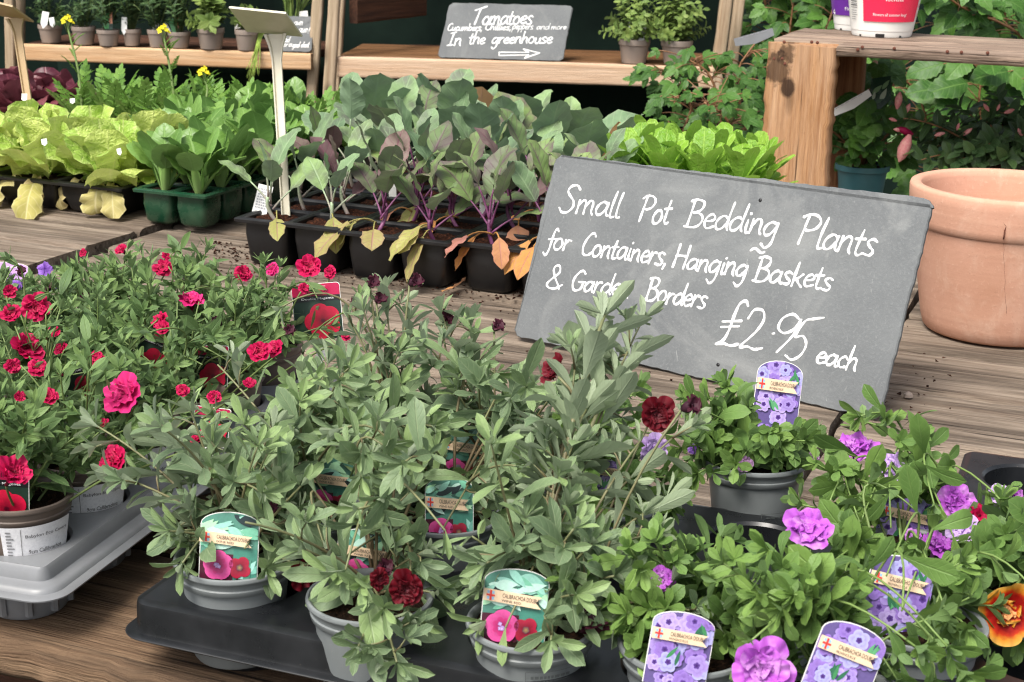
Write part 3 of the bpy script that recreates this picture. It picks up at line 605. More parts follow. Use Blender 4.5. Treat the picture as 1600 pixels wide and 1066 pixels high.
# side rails inside the middle unit
a2, b2, ex2, ey2 = SH2[1:]
for i, (z0, u0) in enumerate(((.10, .0),)):
    mb = MB(); board(mb, a2 + ey2 * .02 + EZ * z0 + ex2 * .03, nz(ey2 + ex2 * .42), EZ, .42, .075, .03, .003, .001, 77); mb.build('side_rail', M['darkwood'], SH2[0], sharp=50)
def dark_backing(a, ex, ey, L, t, seed):  # dark sheet added behind the slats, stands in for the shelf's shaded interior
    mb = MB(); board(mb, a + ey * .5 - EZ * .85 - ex * .1, ex, EZ, L + .2, 1.9, .012, .003, .001, seed, 10); mb.build('added_dark_backing', M['net'], t, sharp=50)
dark_backing(SH1[1], SH1[3], SH1[4], np.linalg.norm(SH1[2] - SH1[1]), SH1[0], 5)
dark_backing(SH2[1], SH2[3], SH2[4], np.linalg.norm(SH2[2] - SH2[1]) * .98, SH2[0], 6)
# tomato slate, leaning on the shelf
zs2 = .146
tb = T(683, 90, zs2); tr = T(880, 96, zs2); Yt = tb[1]
TLt = Yp(702, 4, Yt + .06); TRt = plane_hit((896, 8), tb, nz(np.cross(tr - tb, TLt - tb)))
ts, _, _ = slate_thing('slate_sign', 'mid grey slate chalked with tomatoes and an arrow to the greenhouse', (TLt, TRt, tr, tb), .007, 9)
nT = nz(np.cross(tr - tb, TLt - tb)); mb = MB()
for i, (t_, a, b_, xh, wd) in enumerate([('Tomatoes', (739, 38), (830, 38), .026, .0052), ('Cucumbers,', (699, 48), (753, 48), .0115, .0034), ('Chillies,', (758, 47), (798, 47), .011, .0032), ('peppers', (800, 46), (832, 46), .011, .0022), ('and', (838, 46), (857, 46), .010, .0022), ('more', (861, 46), (884, 46), .009, .0022),
        ('In', (700, 71), (719, 71), .021, .005), ('the', (732, 69), (756, 69), .020, .0045), ('greenhouse', (768, 68), (861, 68), .019, .0045)]):
    word(mb, t_, plane_hit(a, tb, nT), plane_hit(b_, tb, nT), nT, xh, wd, .0006, .2, i)
for a, b_ in [((780, 82), (826, 82)), ((780, 87), (826, 86)), ((780, 82), (780, 87)), ((826, 82), (818, 77)), ((818, 77), (843, 83)), ((843, 83), (820, 91)), ((820, 91), (826, 86))]:
    A_, B_ = plane_hit(a, tb, nT), plane_hit(b_, tb, nT); stroke(mb, [A_ + (B_ - A_) * q for q in np.linspace(0, 1, 5)], nT, .004, .0006)
mb.build('lettering', M['paint'], ts)
# small slate half hidden behind the cream label
zs1 = .125; s0 = T(418, 79, zs1); s1 = T(487, 82, zs1)
S_TL = Yp(420, 24, s0[1] + .04); S_TR = plane_hit((491, 26), s0, nz(np.cross(s1 - s0, S_TL - s0)))
ss_, _, _ = slate_thing('slate_sign', 'small dark slate with faint chalk lines, half behind the cream label', (S_TL, S_TR, s1, s0), .006, 12)
nS = nz(np.cross(s1 - s0, S_TL - s0)); mb = MB()
for i, (t_, a, b_, xh) in enumerate([('own', (459, 39), (472, 39), .011), ('que', (466, 50), (479, 51), .013), ('!', (480, 52), (484, 52), .013), ('lead', (439, 65), (451, 66), .010), ('for', (440, 73), (449, 73), .009), ('a', (451, 73), (455, 73), .009), ('good', (457, 74), (467, 74), .009), ('deal', (470, 74), (482, 74), .009)]):
    word(mb, t_, plane_hit(a, s0, nS), plane_hit(b_, s0, nS), nS, xh, .0028, .0006, .2, i)
mb.build('lettering', M['paint'], ss_)
# ------------------------------------------------------------------ wooden crate on the table at the right, pots on it
A0 = T(1183, 350, 0); cu, cv = uv(A0); CZ = P(1203, 60, dep(A0) - .03)[2]; print('crate', A0, cu, cv, CZ)
def crate():
    t = thing('wooden_crate', 'old brown upturned wooden crate with nail stains behind the big slate', 'crate', W(cu + .5, cv + .2, 0))
    pw = 103 * dep(A0) / FPX
    mb = MB(); board(mb, W(cu, cv - .013, .0), EZ, E1, CZ - .002, pw, .05, .006, .0025, 11, 30, 0)
    mb.build('post', M['cratepost'], t, sharp=50)
    mb = MB(); board(mb, W(cu + .95, cv, .0), EZ, E1, CZ - .03, pw, .05, .006, .0025, 12, 30); mb.build('post', M['crate'], t, sharp=50)
    for u in (0, .95):
        mb = MB(); board(mb, W(cu + u + .01, cv + .34, .0), EZ, E1, CZ - .03, pw * .9, .045, .006, .002, 13 + int(u)); mb.build('post', M['crate'], t, sharp=50)
        mb = MB(); board(mb, W(cu + u + .03, cv + .052, CZ - .12), E2, EZ, .288, .085, .025, .004, .001, 15 + int(u)); mb.build('side_rail', M['darkwood'], t, sharp=50)
    for i in range(4):
        mb = MB(); board(mb, W(cu + (pw + .001 if i == 0 else -.01), cv - .012 + i * .102, CZ - .02), E1, E2, 1.12 - (pw if i == 0 else 0), .096, .019, .004, .0022, 41 + i, 40); mb.build('top_plank', M['cratetop'], t, sharp=50)
    # nails and stain marks on the front
    for px in ((1222, 92), (1226, 100), (1209, 92), (1268, 66), (1277, 67), (1225, 66), (1347, 74), (1397, 76), (1480, 81), (1502, 82), (1543, 83), (1340, 78)):
        p = plane_hit(px, W(cu, cv - .0145), E2 * -1)
        mb = MB(); lathe(mb, p + E2 * .002, [(.0034, 0), (.003, .0008), (.0001, .001)], 10, -E2); mb.build('nail', M['crack'], t)
    return t
crate()
def knot_stain(): pass
def text_mesh(txt, size, bold=False):
    c = bpy.data.curves.new('t', 'FONT'); c.body = txt; c.size = size; c.resolution_u = 2; c.align_x = 'CENTER'
    o = bpy.data.objects.new('t', c); COL.objects.link(o); bpy.context.view_layer.update()
    me = bpy.data.meshes.new_from_object(o.evaluated_get(bpy.context.evaluated_depsgraph_get()))
    v = np.array([p.co[:] for p in me.vertices]).reshape(-1, 3); f_ = [tuple(p.vertices) for p in me.polygons]
    bpy.data.objects.remove(o); bpy.data.curves.remove(c); bpy.data.meshes.remove(me)
    return v, f_
_TC = {}
def text2d(txt, w_, h_):
    """printed text as triangles in a w x h box centred on 0,0"""
    if txt not in _TC: _TC[txt] = text_mesh(txt, 1.)
    v, f_ = _TC[txt]; v = v.copy()
    lo, hi = v[:, :2].min(0), v[:, :2].max(0); v[:, 0] = (v[:, 0] - (lo[0] + hi[0]) / 2) * w_ / (hi[0] - lo[0]); v[:, 1] = (v[:, 1] - (lo[1] + hi[1]) / 2) * h_ / (hi[1] - lo[1])
    return v[:, :2], f_
def wrap(mb, v2, f_, c, r, z0, q0, colr, off=.0004, slope=0.):
    """bend flat print round a pot: x along the wall, y up; slope = change of radius with height"""
    V = [c + V3(cos(q0 + x / r), sin(q0 + x / r), 0) * (r + off + (y) * slope) + EZ * (z0 + y) for x, y in v2]
    mb.add(V, f_, colr)
def rect2d(x0, y0, x1, y1, n=14):
    xs = np.linspace(x0, x1, n + 1); v = [(x, y0) for x in xs] + [(x, y1) for x in xs]
    return np.array(v), [(i, i + 1, n + 2 + i, n + 1 + i) for i in range(n)]
def white_pot(px, r, label, main, seed, face, letters):
    c = T(px[0], px[1], CZ); R_ = random.Random(seed); h = .19; sl = .16
    t = thing('plant_pot', label, 'plant pot', c)
    mb = MB(); lathe(mb, c, [(r * .96, .0), (r * .985, .004), (r, .012), (r + .001, .0125)] + [(r + .001 + sl * (z - .0125), z) for z in np.linspace(.02, h - .02, 8)] + [(r + h * sl + .004, h - .02), (r + h * sl + .004, h), (r + h * sl - .002, h), (r + h * sl - .006, h - .03)], 56)
    disc(mb, c + EZ * .003, r * .95, 30, 2)
    mb.build('pot', M['whiteplastic'], t, sharp=40)
    mb = MB(); q0 = -pi / 2 + face - c[0] * .0
    q0 = atan2(-c[1], -c[0]) + face
    wrap(mb, *rect2d(-.062, -.01, .062, .13, 26), c, r + .001 + sl * .04, .045 + .01 - .0125 + 0, q0, main, .0006, sl)
    # side panels with small print and barcode
    W_ = (.9, .9, .9, 1)[:3]; K = (.12, .12, .13)
    for i in range(11): wrap(mb, *rect2d(-.098, .016 + i * .0042, -.078, .016 + i * .0042 + R_.choice((.0012, .002, .0026)), 5), c, r + .001 + sl * .04, .0425, q0, K, .0009, sl)
    for i in range(5): wrap(mb, *rect2d(-.098, -.008 + i * .0044, -.083 + R_.uniform(0, .006), -.0066 + i * .0044, 5), c, r + .001 + sl * .04, .0425, q0, (.3, .3, .3), .0009, sl)
    for x, y, s_, hh, txt in letters:
        v, f_ = text2d(txt, s_, hh); wrap(mb, v + V3(x, y), f_, c, r + .001 + sl * .04, .0425, q0, (.92, .9, .92), .0012, sl)
    for k in range(7): wrap(mb, *rect2d(.066, .0 + k * .018, .066 + R_.uniform(.003, .006), .008 + k * .018, 2), c, r + .001 + sl * .04, .0425, q0 , (.8, .3, .4) if main[0] > .5 else (.5, .3, .6), .0009, sl)
    mb.build('printed_label', M['print'], t)
    mb = MB()
    for i in range(9):
        q = 2 * pi * i / 9 + .25; wd = .03 if i % 3 == 0 else .008
        v, f_ = rect2d(-wd / 2 * .6, .0005, wd / 2 * .6, .0075 if wd > .01 else .004, 3); wrap(mb, v, f_, c, r * .975, 0.0, q, (0, 0, 0), .0014, .06)
    mb.build('drain_slot', M['blackplastic'], t)
    mb = MB()
    disc(mb, c + EZ * (h - .02), r + h * sl - .004, 30, 3, bump=.006); mb.build('soil', M['soil'], t)
    return c
RED = srgb(228, 44, 82)[:3]; PURP = srgb(104, 48, 150)[:3]
white_pot((1340, 46), .052, 'white nursery pot with purple printed label, rear of two on the crate', PURP, 2, -.35, [(.0, .005, .02, .007, 'Flow'), (-.045, -.004, .012, .012, '4')])
white_pot((1377, 55), .064, 'white nursery pot with red printed label, front of two on the crate', RED, 1, .28, [(-.005, .004, .07, .008, 'Flowers all summer long!'), (.0, .036, .035, .006, 'fuchsia'), (.0, .054, .06, .02, 'Bella')])
# ------------------------------------------------------------------ terracotta pot
def terracotta():
    c = T(1556, 512, 0); s = dep(c) / FPX; H_ = .23; ro, rb = 147 * s, 112 * s
    t = thing('terracotta_pot', 'big empty terracotta pot with a cracked rim at right edge', 'plant pot', c)
    mb = MB(); hr = H_ - .062
    lathe(mb, c, [(rb * .3, .0), (rb - .004, .0), (rb, .004)] + [(rb + (ro - .007 - rb) * (z / hr) ** .85, z) for z in np.linspace(.02, hr, 8)] +
          [(ro - .005, hr - .001), (ro - .001, hr + .004), (ro, hr + .012), (ro + .003, H_ - .02), (ro + .0035, H_ - .006), (ro + .002, H_ - .0015), (ro - .002, H_), (ro - .011, H_ - .0005), (ro - .0145, H_ - .003), (ro - .016, H_ - .012), (ro - .022, H_ - .05), (rb, .03), (rb * .3, .02)], 96)
    mb.build('pot', M['terra'], t, sharp=60)
    mb = MB(); R_ = random.Random(5); ps = []
    for k in range(9):
        z = H_ - .004 - k * .0065; q = atan2(-c[1], -c[0]) + .0 - .02 + .012 * sin(k * 1.3) + R_.uniform(-.01, .01) + (.0 if k > 4 else -.02)
        ps.append(c + V3(cos(q), sin(q), 0) * (ro + .0016) + EZ * z)
    tube(mb, ps, [.00025 + .0009 * (k > 5) for k in range(9)], 5)
    ps = []
    for k in range(12):
        z = hr - .002 - k * .01; q = atan2(-c[1], -c[0]) - .02 + .012 * k * .9 + R_.uniform(-.008, .008); ps.append(c + V3(cos(q), sin(q), 0) * (rb + (ro - .007 - rb) * (z / hr) ** .85 + .0001) + EZ * z)
    tube(mb, ps, .00016, 5)
    mb.build('crack', M['crack'], t)
terracotta()
# ------------------------------------------------------------------ flowers
def corolla(mb, c, n, r, lobes, notch, wave, cup, R_, mat=0):
    """petals grown together into one lobed, wavy trumpet mouth"""
    x, y = frame(n); N, K = 60, 8; o = R_.uniform(0, 6.3); ph = R_.uniform(0, 6.3); V = []; A = []; am = [R_.uniform(.85, 1.12) for _ in range(lobes)]
    for i in range(K + 1):
        u = (i / K) ** .8
        for k in range(N):
            q = 2 * pi * k / N; lo = abs(cos(lobes * q / 2)) ** .55; a = am[int((q / (2 * pi) * lobes + .5)) % lobes]
            rr = r * u * (1 - notch * (1 - lo) * u * u + (a - 1) * u * lo); z = r * (cup * u * u - .12 * (1 - u) ** 3 + wave * u * u * (sin(lobes * q + ph) * .6 + sin(lobes * 2.5 * q + ph * 2) * .5 - .5 * (1 - lo)))
            V.append(c + (x * cos(q + o) + y * sin(q + o)) * rr + n * z); A.append((q * lobes / 6.28, u * (1 - .1 * (1 - lo) * u), .5))
    mb.add(V, [(i * N + k, i * N + (k + 1) % N, (i + 1) * N + (k + 1) % N, (i + 1) * N + k) for i in range(K) for k in range(N)], A, mat)
def double_flower(mb, c, n, size, layers, seed, mats=(0, 0), open_=1., np_=6):
    """layers: (petals, radius factor, cup angle, ruffle)"""
    R_ = random.Random(seed); n = nz(n); x, y = frame(n); r = size / 2
    if len(layers) > 1 and layers[0][0] > 4:      # the fused outer corolla, then a smaller ruffled one
        corolla(mb, c, n, r * 1.02, 5, .19 if layers is not ORG_FL else .1, .13 if layers is not ORG_FL else .04, R_.uniform(-.1, .3), R_, mats[0])
        if layers is not ORG_FL: corolla(mb, c + n * r * .04, nz(n + V3(R_.uniform(-.2, .2), 0, R_.uniform(-.2, .2))), r * .76, 5, .28, .24, .35, R_, mats[1])
        layers = layers[1:] if layers is ORG_FL else ([(4, .5, .5, .3)] if layers is DBL else layers[2:])
    for li, (m, rf, cup, ruf) in enumerate(layers):
        o = R_.uniform(0, 2 * pi)
        for i in range(m):
            q = o + 2 * pi * (i + R_.uniform(-.12, .12)) / m; rad = x * cos(q) + y * sin(q)
            L = r * rf * R_.uniform(.9, 1.08); cp = cup + R_.uniform(-.12, .12) * (.3 if li == 0 else 1)
            d = rad * cos(cp) + n * sin(cp); up = n * cos(cp) - rad * sin(cp); up = nz(up + np.cross(d, up) * (.16 if li == 0 else R_.uniform(-.25, .25)))
            leaf(mb, c + n * (.05 * r * li) - rad * r * .02, d, up, L, L * (1.5 if li == 0 else 1.3) * 6 / max(4.6, m), 'petal', droop=.35 if li == 0 else R_.uniform(-.35, .5), fold=.06, tint=R_.random(), nt=8, ns=4, ripple=ruf * R_.uniform(.6, 1.2), curl=R_.uniform(-.15, .25), twist=R_.uniform(-.25, .25) * (li > 0), mat=mats[0 if li == 0 else 1])
DBL = [(5, 1., .02, .07), (5, .8, .28, .12), (4, .55, .6, .18), (3, .34, 1.0, .2)]
DBLP = [(6, 1., .0, .05), (6, .82, .2, .1), (5, .55, .5, .18), (3, .32, .8, .25)]
ORG_FL = [(6, 1., .0, .01), (5, .4, .5, .2), (3, .28, .8, .25)]
def trumpet(mb, c, n, size, L, mats=0):
    """the tube behind an open flower"""
    n = nz(n); lathe(mb, c - n * L, [(size * .05, 0), (size * .07, L * .4), (size * .13, L * .8), (size * .2, L)], 10, n, None, mats)
def bud(mb, c, d, L, r, n=8, mat=0):
    lathe(mb, c, [(r * .3, 0), (r * .8, L * .25), (r, L * .55), (r * .7, L * .8), (r * .1, L)], n, d, None, mat)
# ------------------------------------------------------------------ pots, plants with stems
def pot_mesh(mb, c, r, h, z0, up=EZ, band=.018):
    rt = r * .9; rb = r * .72
    pr_ = [(rb * .5, 0), (rb - .002, 0), (rb, .003), (rt - .002 + (0), h - band - .001), (rt + .0012, h - band + .001), (rt + .002, h - .0125), (rt + .0008, h - .0115), (rt + .0012, h - .0105), (r - .0028, h - .0058), (r - .0004, h - .0046), (r, h - .003), (r - .0006, h - .0008), (r - .0024, h), (r - .0046, h - .0012), (r - .0058, h - .006), (rt - .004, h - .03), (rb - .003, .01)]
    lathe(mb, c, pr_, 56, up)
def grow(fm, sm, root, tip, bend, kind, R_, nleaf=12, L=.035, Wd=.013, r0=.0017, q0=.2, tipn=6, tint=None, side=True):
    """one leafy shoot: a bent stem with leaves set spirally, closing to a tuft at the tip"""
    root = np.asarray(root, float); tip = np.asarray(tip, float)
    mid = root * .5 + tip * .5 + bend
    pts = bez(root, mid, tip, 12)
    for tries in range(3):      # bend round a tag or bloom that is in the way, or do not grow
        nb = sum(blocked(p) for p in pts[1:11])
        if nb < 2: break
        mid = mid + V3(R_.uniform(-.05, .05), .035, .03); pts = bez(root + V3(0, .02, 0), mid, tip, 12)
    if nb > 3: return
    tube(sm, pts, np.linspace(r0, r0 * .55, 12), 6, (0, 0, R_.random()))
    Ls = np.sum(np.linalg.norm(np.diff(pts, axis=0), axis=1))
    sh, dr, fo, cu, rip = kind
    ang = R_.uniform(0, 6.3); tb = R_.random() if tint is None else tint
    for i in range(nleaf):
        u = i / max(1, nleaf - 1); q = q0 + (1 - q0) * (1 - (1 - u) ** 1.35)
        p, tg = along(pts, min(.995, q)); a, b_ = frame(tg); ang += 2.4 + R_.uniform(-.4, .4)
        rad = a * cos(ang) + b_ * sin(ang)
        el = radians(74 - 44 * u + R_.uniform(-14, 14)); d = tg * cos(el) + rad * sin(el); nn = tg * sin(el) - rad * cos(el)
        k = (.72 + .36 * sin(pi * min(1, u * 1.25))) * (1 - .45 * max(0, u - .7) / .3) * R_.uniform(.6, 1.25)
        if R_.random() < .17: dd = dr * 3.2
        else: dd = dr * R_.uniform(.3, 1.5)
        tz = min(1, max(0, tb * .5 + R_.uniform(0, .5) * (1) + .25 * (u - .5)))
        if blocked(p + d * L * k * .45) or blocked(p + d * L * k * .95): continue
        leaf(fm, p + rad * r0 * .6, d, nn, L * k, Wd * k * R_.uniform(.85, 1.15), sh, dd * (1 - .5 * u), fo * R_.uniform(.6, 1.5), tz, 7, 2, rip, cu, 0, R_.uniform(-.35, .35))
        if side and 1 < i < nleaf - 2 and R_.random() < .3:
            p2 = p + (tg * .5 + rad * .9) * L * .45
            tube(sm, [p, p * .5 + p2 * .5 + tg * .002, p2], [r0 * .6, r0 * .5, r0 * .4], 5, (0, 0, .5))
            tuft(fm, p2, nz(tg * .7 + rad), kind, R_, 5, L * .5, Wd * .55, tb)
    p, tg = along(pts, .999); tuft(fm, tip, tg, kind, R_, tipn, L * .62, Wd * .62, min(1, tb + .5))
def tuft(fm, p, ax, kind, R_, n, L, Wd, tb):
    sh, dr, fo, cu, rip = kind; a, b_ = frame(nz(ax)); ax = nz(ax)
    for i in range(n):
        q = i * 2.4 + R_.uniform(-.3, .3); rad = a * cos(q) + b_ * sin(q); el = radians(14 + 46 * (1 - i / n) + R_.uniform(-8, 8))
        d = ax * cos(el) + rad * sin(el); nn = ax * sin(el) - rad * cos(el); k = (.55 + .5 * (1 - i / n)) * R_.uniform(.85, 1.15)
        if blocked(p + d * L * k * .3) or blocked(p + d * L * k * .9): continue
        leaf(fm, p, d, nn, L * k, Wd * k, sh, dr * .4 - .15, fo * 1.5, min(1, tb * .6 + .4 * R_.random() + .1), 6, 2, rip * .5, cu)
WINE = ('sage', .55, .36, .12, .02); MAGK = ('lance', .45, .22, .1, 0.); PURK = ('obov', .6, .16, .12, .0)
POTS = {}
class Plant:
    def __init__(s, key, name, label, c, kind, r=.0525, h=.09, potmat='greypot', group=None, up=EZ, cat='potted plant', soil_drop=.01):
        s.key = key; s.c = np.asarray(c, float); s.up = nz(up); s.kind = kind; s.R = random.Random(hash(key) % 9999 if not isinstance(key, str) else sum(ord(x) * (i + 3) for i, x in enumerate(key)))
        s.t = thing(name, label, cat, s.c, group); s.r = r; s.h = h
        mb = MB(); pot_mesh(mb, s.c, r, h, 0, s.up); mb.build('pot', M[potmat], s.t, sharp=50)
        s.top = s.c + s.up * (h - soil_drop)
        mb = MB(); disc(mb, s.top, r * .9 - .001, 28, 6, s.up, .005, 3); mb.build('soil', M['soil'], s.t)
        s.fm = MB(); s.sm = MB(); s.fl = []; POTS[key] = s
    def shoot(s, tip, **k):
        R_ = s.R; q = R_.uniform(0, 6.3); root = s.top + V3(cos(q) * .25 * R_.random(), sin(q) * .2 + (.5 if s.kind != 'm' else 0), 0) * s.r - EZ * .004
        tip = np.asarray(tip, float); hz = (tip - root) * V3(1, 1, 0)
        bend = EZ * np.linalg.norm(tip - root) * R_.uniform(.0, .2) - hz * .12 + V3(R_.uniform(-1, 1), R_.uniform(-1, 1), 0) * .01
        cf = s.cfg(); cf.update(k); grow(s.fm, s.sm, root, tip, bend, cf.pop('kd'), R_, **cf)
    def cfg(s):
        return {'w': dict(kd=WINE, nleaf=13, L=.047, Wd=.0142, r0=.0016), 'm': dict(kd=MAGK, nleaf=15, L=.034, Wd=.0104, r0=.0014), 'p': dict(kd=PURK, nleaf=15, L=.036, Wd=.0162, r0=.0014, tipn=7)}[s.kind]
    def fill(s, n, l0, l1, e0=25, e1=75, az=None, spread=2 * pi):
        for i in range(n):
            q = (2 * pi * i / n if az is None else az + spread * (i / max(1, n - 1) - .5)) + s.R.uniform(-.3, .3); e = radians(s.R.uniform(e0, e1)); l = s.R.uniform(l0, l1)
            L = dict(nleaf=max(6, int(s.cfg()['nleaf'] * l / l1 * .95)))
            s.shoot(s.top + (V3(cos(q) * cos(e), sin(q) * cos(e), sin(e))) * l, **L)
    def flower(s, c, n, size, mats, style=DBL, name='flower', trump=True, np_=6):
        mb = MB(); double_flower(mb, c, n, size, style, int(abs(c[0]) * 1e4 + abs(c[1]) * 977) % 9999, (0, 1 if len(mats) > 1 else 0))
        if trump: trumpet(mb, c, n, size, size * .55)
        s.fl.append((mb, mats, name)); n = nz(n)
        b0 = c - n * size * .55; root = s.top + (b0 - s.top) * V3(.35, .35, 0)
        tube(s.sm, bez(root, (root + b0) / 2 - n * .01 + EZ * .012, b0, 10), np.linspace(.0014, .001, 10), 5, (0, 0, .6))
        # calyx and a few leaves under the bloom
        tuft(s.fm, b0, n, (s.cfg()['kd'][0], .3, .2, .1, 0), s.R, 5, size * .45, size * .12, .5)
    def budflower(s, c, d, L, r, mat):
        mb = MB(); bud(mb, c, d, L, r); double_flower(mb, np.asarray(c) + nz(d) * L * .8, d, r * 3.2, [(5, 1., .9, .1)], int(abs(c[0]) * 1e4) % 999)
        s.fl.append((mb, [mat], 'bud')); tuft(s.fm, np.asarray(c), d, (s.cfg()['kd'][0], .2, .2, .1, 0), s.R, 4, L * .9, r * .8, .5)
        tube(s.sm, bez(s.top + (c - s.top) * V3(.4, .4, 0), (s.top + c) / 2 + EZ * .01, c, 8), .0011, 5, (0, 0, .6))
    def done(s, lf, st):
        s.fm.build('foliage', M[lf], s.t); s.sm.build('stems', M[st], s.t)
        for mb, mats, nm in s.fl: mb.build(nm, [M[x] for x in mats], s.t)
def near(px, z, kinds=None):
    """the plant nearest to the place where this pixel meets height z"""
    p = T(*px, z); best = min((q for q in POTS.values() if kinds is None or q.kind in kinds), key=lambda q: np.linalg.norm((q.c - p)[:2])); return best, p
# ------------------------------------------------------------------ trays
def rrect(w_, d_, rad, n=8):
    out = []
    for cx, cy, a0 in ((w_ / 2, d_ / 2, 0), (-w_ / 2, d_ / 2, pi / 2), (-w_ / 2, -d_ / 2, pi), (w_ / 2, -d_ / 2, 1.5 * pi)):
        sx, sy = (1 if cx > 0 else -1), (1 if cy > 0 else -1)
        for k in range(n + 1):
            a = a0 + pi / 2 * k / n; out.append((cx - sx * rad + rad * cos(a), cy - sy * rad + rad * sin(a)))
    return out
def pot_tray(name, label, o, ex, nx, ny, pitch, hole, zdeck, skirt, mat, cat, sock, zb=0., plat=None, ribs=False):
    """o: near left corner on the table; cells run along ex and its left normal"""
    ex = nz(ex); ey = np.cross(EZ, ex); t = thing(name, label, cat, o + ex * nx * pitch / 2 + ey * ny * pitch / 2); mb = MB(); w_, d_ = nx * pitch, ny * pitch
    cen = o + ex * w_ / 2 + ey * d_ / 2
    pt = lambda x, y, z: o + ex * x + ey * y + EZ * z
    N = 32
    for i in range(nx):
        for j in range(ny):
            cx, cy = (i + .5) * pitch, (j + .5) * pitch; V = []
            for k in range(N):
                a = 2 * pi * k / N; c_, s_ = cos(a), sin(a); m = pitch / 2 / max(abs(c_), abs(s_)); V.append(pt(cx + c_ * m, cy + s_ * m, zdeck))
            for rr, zz in ((hole + .003, zdeck), (hole, zdeck - .003)):
                for k in range(N): a = 2 * pi * k / N; V.append(pt(cx + cos(a) * rr, cy + sin(a) * rr, zz))
            mb.add(V, [(r_ * N + k, r_ * N + (k + 1) % N, (r_ + 1) * N + (k + 1) % N, (r_ + 1) * N + k) for r_ in range(2) for k in range(N)])
            c = pt(cx, cy, zb)
            pr_ = [(hole, zdeck - .003 - zb)] + [(hole - (hole - sock) * q, (zdeck - .003 - zb) * (1 - q) + .004 * q) for q in np.linspace(.1, 1, 6)] + [(sock - .003, 0), (sock * .3, .0), (.001, .002)]
            lathe(mb, c, pr_, N)
            if ribs and (i in (0, nx - 1) or j == 0):
                for k in range(10):
                    a = 2 * pi * k / 10; e = V3(cos(a), sin(a), 0); tube(mb, [c + e * (sock + .0015) + EZ * .006, c + e * (hole - .001) + EZ * (zdeck - zb - .012)], .004, 6)
    prev = None; V = []; Fs = []; m = None
    for k, (off, rad, z) in enumerate([(0, .0004, zdeck)] + skirt):
        ring = rrect(w_ + 2 * off, d_ + 2 * off, max(.0004, rad)); m = len(ring); V += [cen + ex * x + ey * y + EZ * z for x, y in ring]
        if k: Fs += [((k - 1) * m + q, (k - 1) * m + (q + 1) % m, k * m + (q + 1) % m, k * m + q) for q in range(m)]
    mb.add(V, Fs); 
    mb.build('tray', M[mat], t, sharp=40)
    return t, (lambda i, j, z: pt((i + .5) * pitch, (j + .5) * pitch, z)), ex, ey
# grey carrier tray of magenta plants, at the left
gC = T(80, 935, .05); gE = T(345, 735, .05); gey = nz((gE - gC) * V3(1, 1, 0)); gex = np.cross(gey, EZ)
GP = .105
go = gC * V3(1, 1, 0) - gex * (3 * GP + .02) + gey * .02
gt, gcell, gex, gey = pot_tray('carrier_tray', 'grey plastic carrier tray holding brown pots of magenta flowers at left', go, gex, 3, 6, GP, .0405, .068,
    [(.002, .004, .0685), (.004, .008, .066), (.006, .012, .056), (.0085, .014, .0545), (.014, .018, .054), (.017, .02, .052), (.0185, .022, .049), (.024, .026, .0485), (.0265, .028, .047), (.0262, .0278, .0455), (.0165, .02, .0465)], 'greytray', 'plant tray', .037, 0, None, True)
# charcoal tray in front
bC = T(243, 935, .06); G0 = T(367, 869, .095); G3 = T(1072, 1003, .095)
bex = nz((G3 - G0) * V3(1, 1, 0)); bey = np.cross(EZ, bex); BP = .1305
bo = G0 * V3(1, 1, 0) - bex * .059 - bey * .054
SK = [(.004, .01, .0675), (.0075, .016, .066), (.0085, .018, .062), (.0095, .02, .043), (.0105, .022, .04), (.0175, .026, .0395), (.0185, .026, .0385), (.018, .026, .0375), (.010, .022, .038)]
bt, bcell, bex, bey = pot_tray('carrier_tray', 'charcoal plastic carrier tray under wine red and lilac plants, with an empty socket', bo, bex, 6, 3, BP, .047, .068, SK, 'blacktray', 'plant tray', .04)
def ce(p): return uv(p)
# another charcoal tray at the right edge, empty sockets
kC = T(1512, 716, .06)
ko = kC * V3(1, 1, 0) - bey * (2 * BP)
kt, kcell, _, _ = pot_tray('carrier_tray', 'charcoal carrier tray with empty sockets lying at the right edge', ko - bey * 0 + bex * .004, bex, 3, 2, BP, .047, .068, SK, 'blacktray', 'plant tray', .04)
# where the tags and open blooms stand (pixels, half sizes, depth): shoots keep clear of them
TAGPX = [(358, 850, 97, 112), (804, 944, 108, 122), (515, 755, 60, 70), (572, 868, 80, 70), (702, 795, 80, 112), (724, 705, 60, 60), (1214, 618, 76, 110), (1318, 1030, 118, 145), (1402, 925, 95, 110), (1412, 815, 85, 70), (1062, 1010, 100, 100), (948, 745, 50, 50), (496, 480, 80, 80), (328, 568, 50, 50), (8, 770, 92, 116), (238, 545, 40, 40), (125, 590, 40, 40), (12, 421, 66, 34)]
for x, y, w_, h_ in TAGPX: CLEAR.append((x, y, w_ * (.5 if x == 496 else .42), h_ * (.5 if x == 496 else .42), 1.38 if x == 8 else dep(T(x, y + h_ / 2, .088 if x > 505 or y > 840 or (x, y) == (358, 850) else .128)) + .02))
for x, y, s in [(635, 920, 56), (476, 893, 52), (1028, 648, 54), (868, 578, 46), (1262, 828, 72), (1191, 1046, 92), (1494, 785, 56), (1505, 828, 40), (1465, 852, 50), (1338, 698, 62), (1395, 728, 36), (1022, 702, 44), (1574, 957, 118), (1550, 712, 100), (1590, 712, 70), (1035, 905, 30)]: CLEAR.append((x, y, s * .42, s * .42, dep(T(x, y, .13)) + .05))
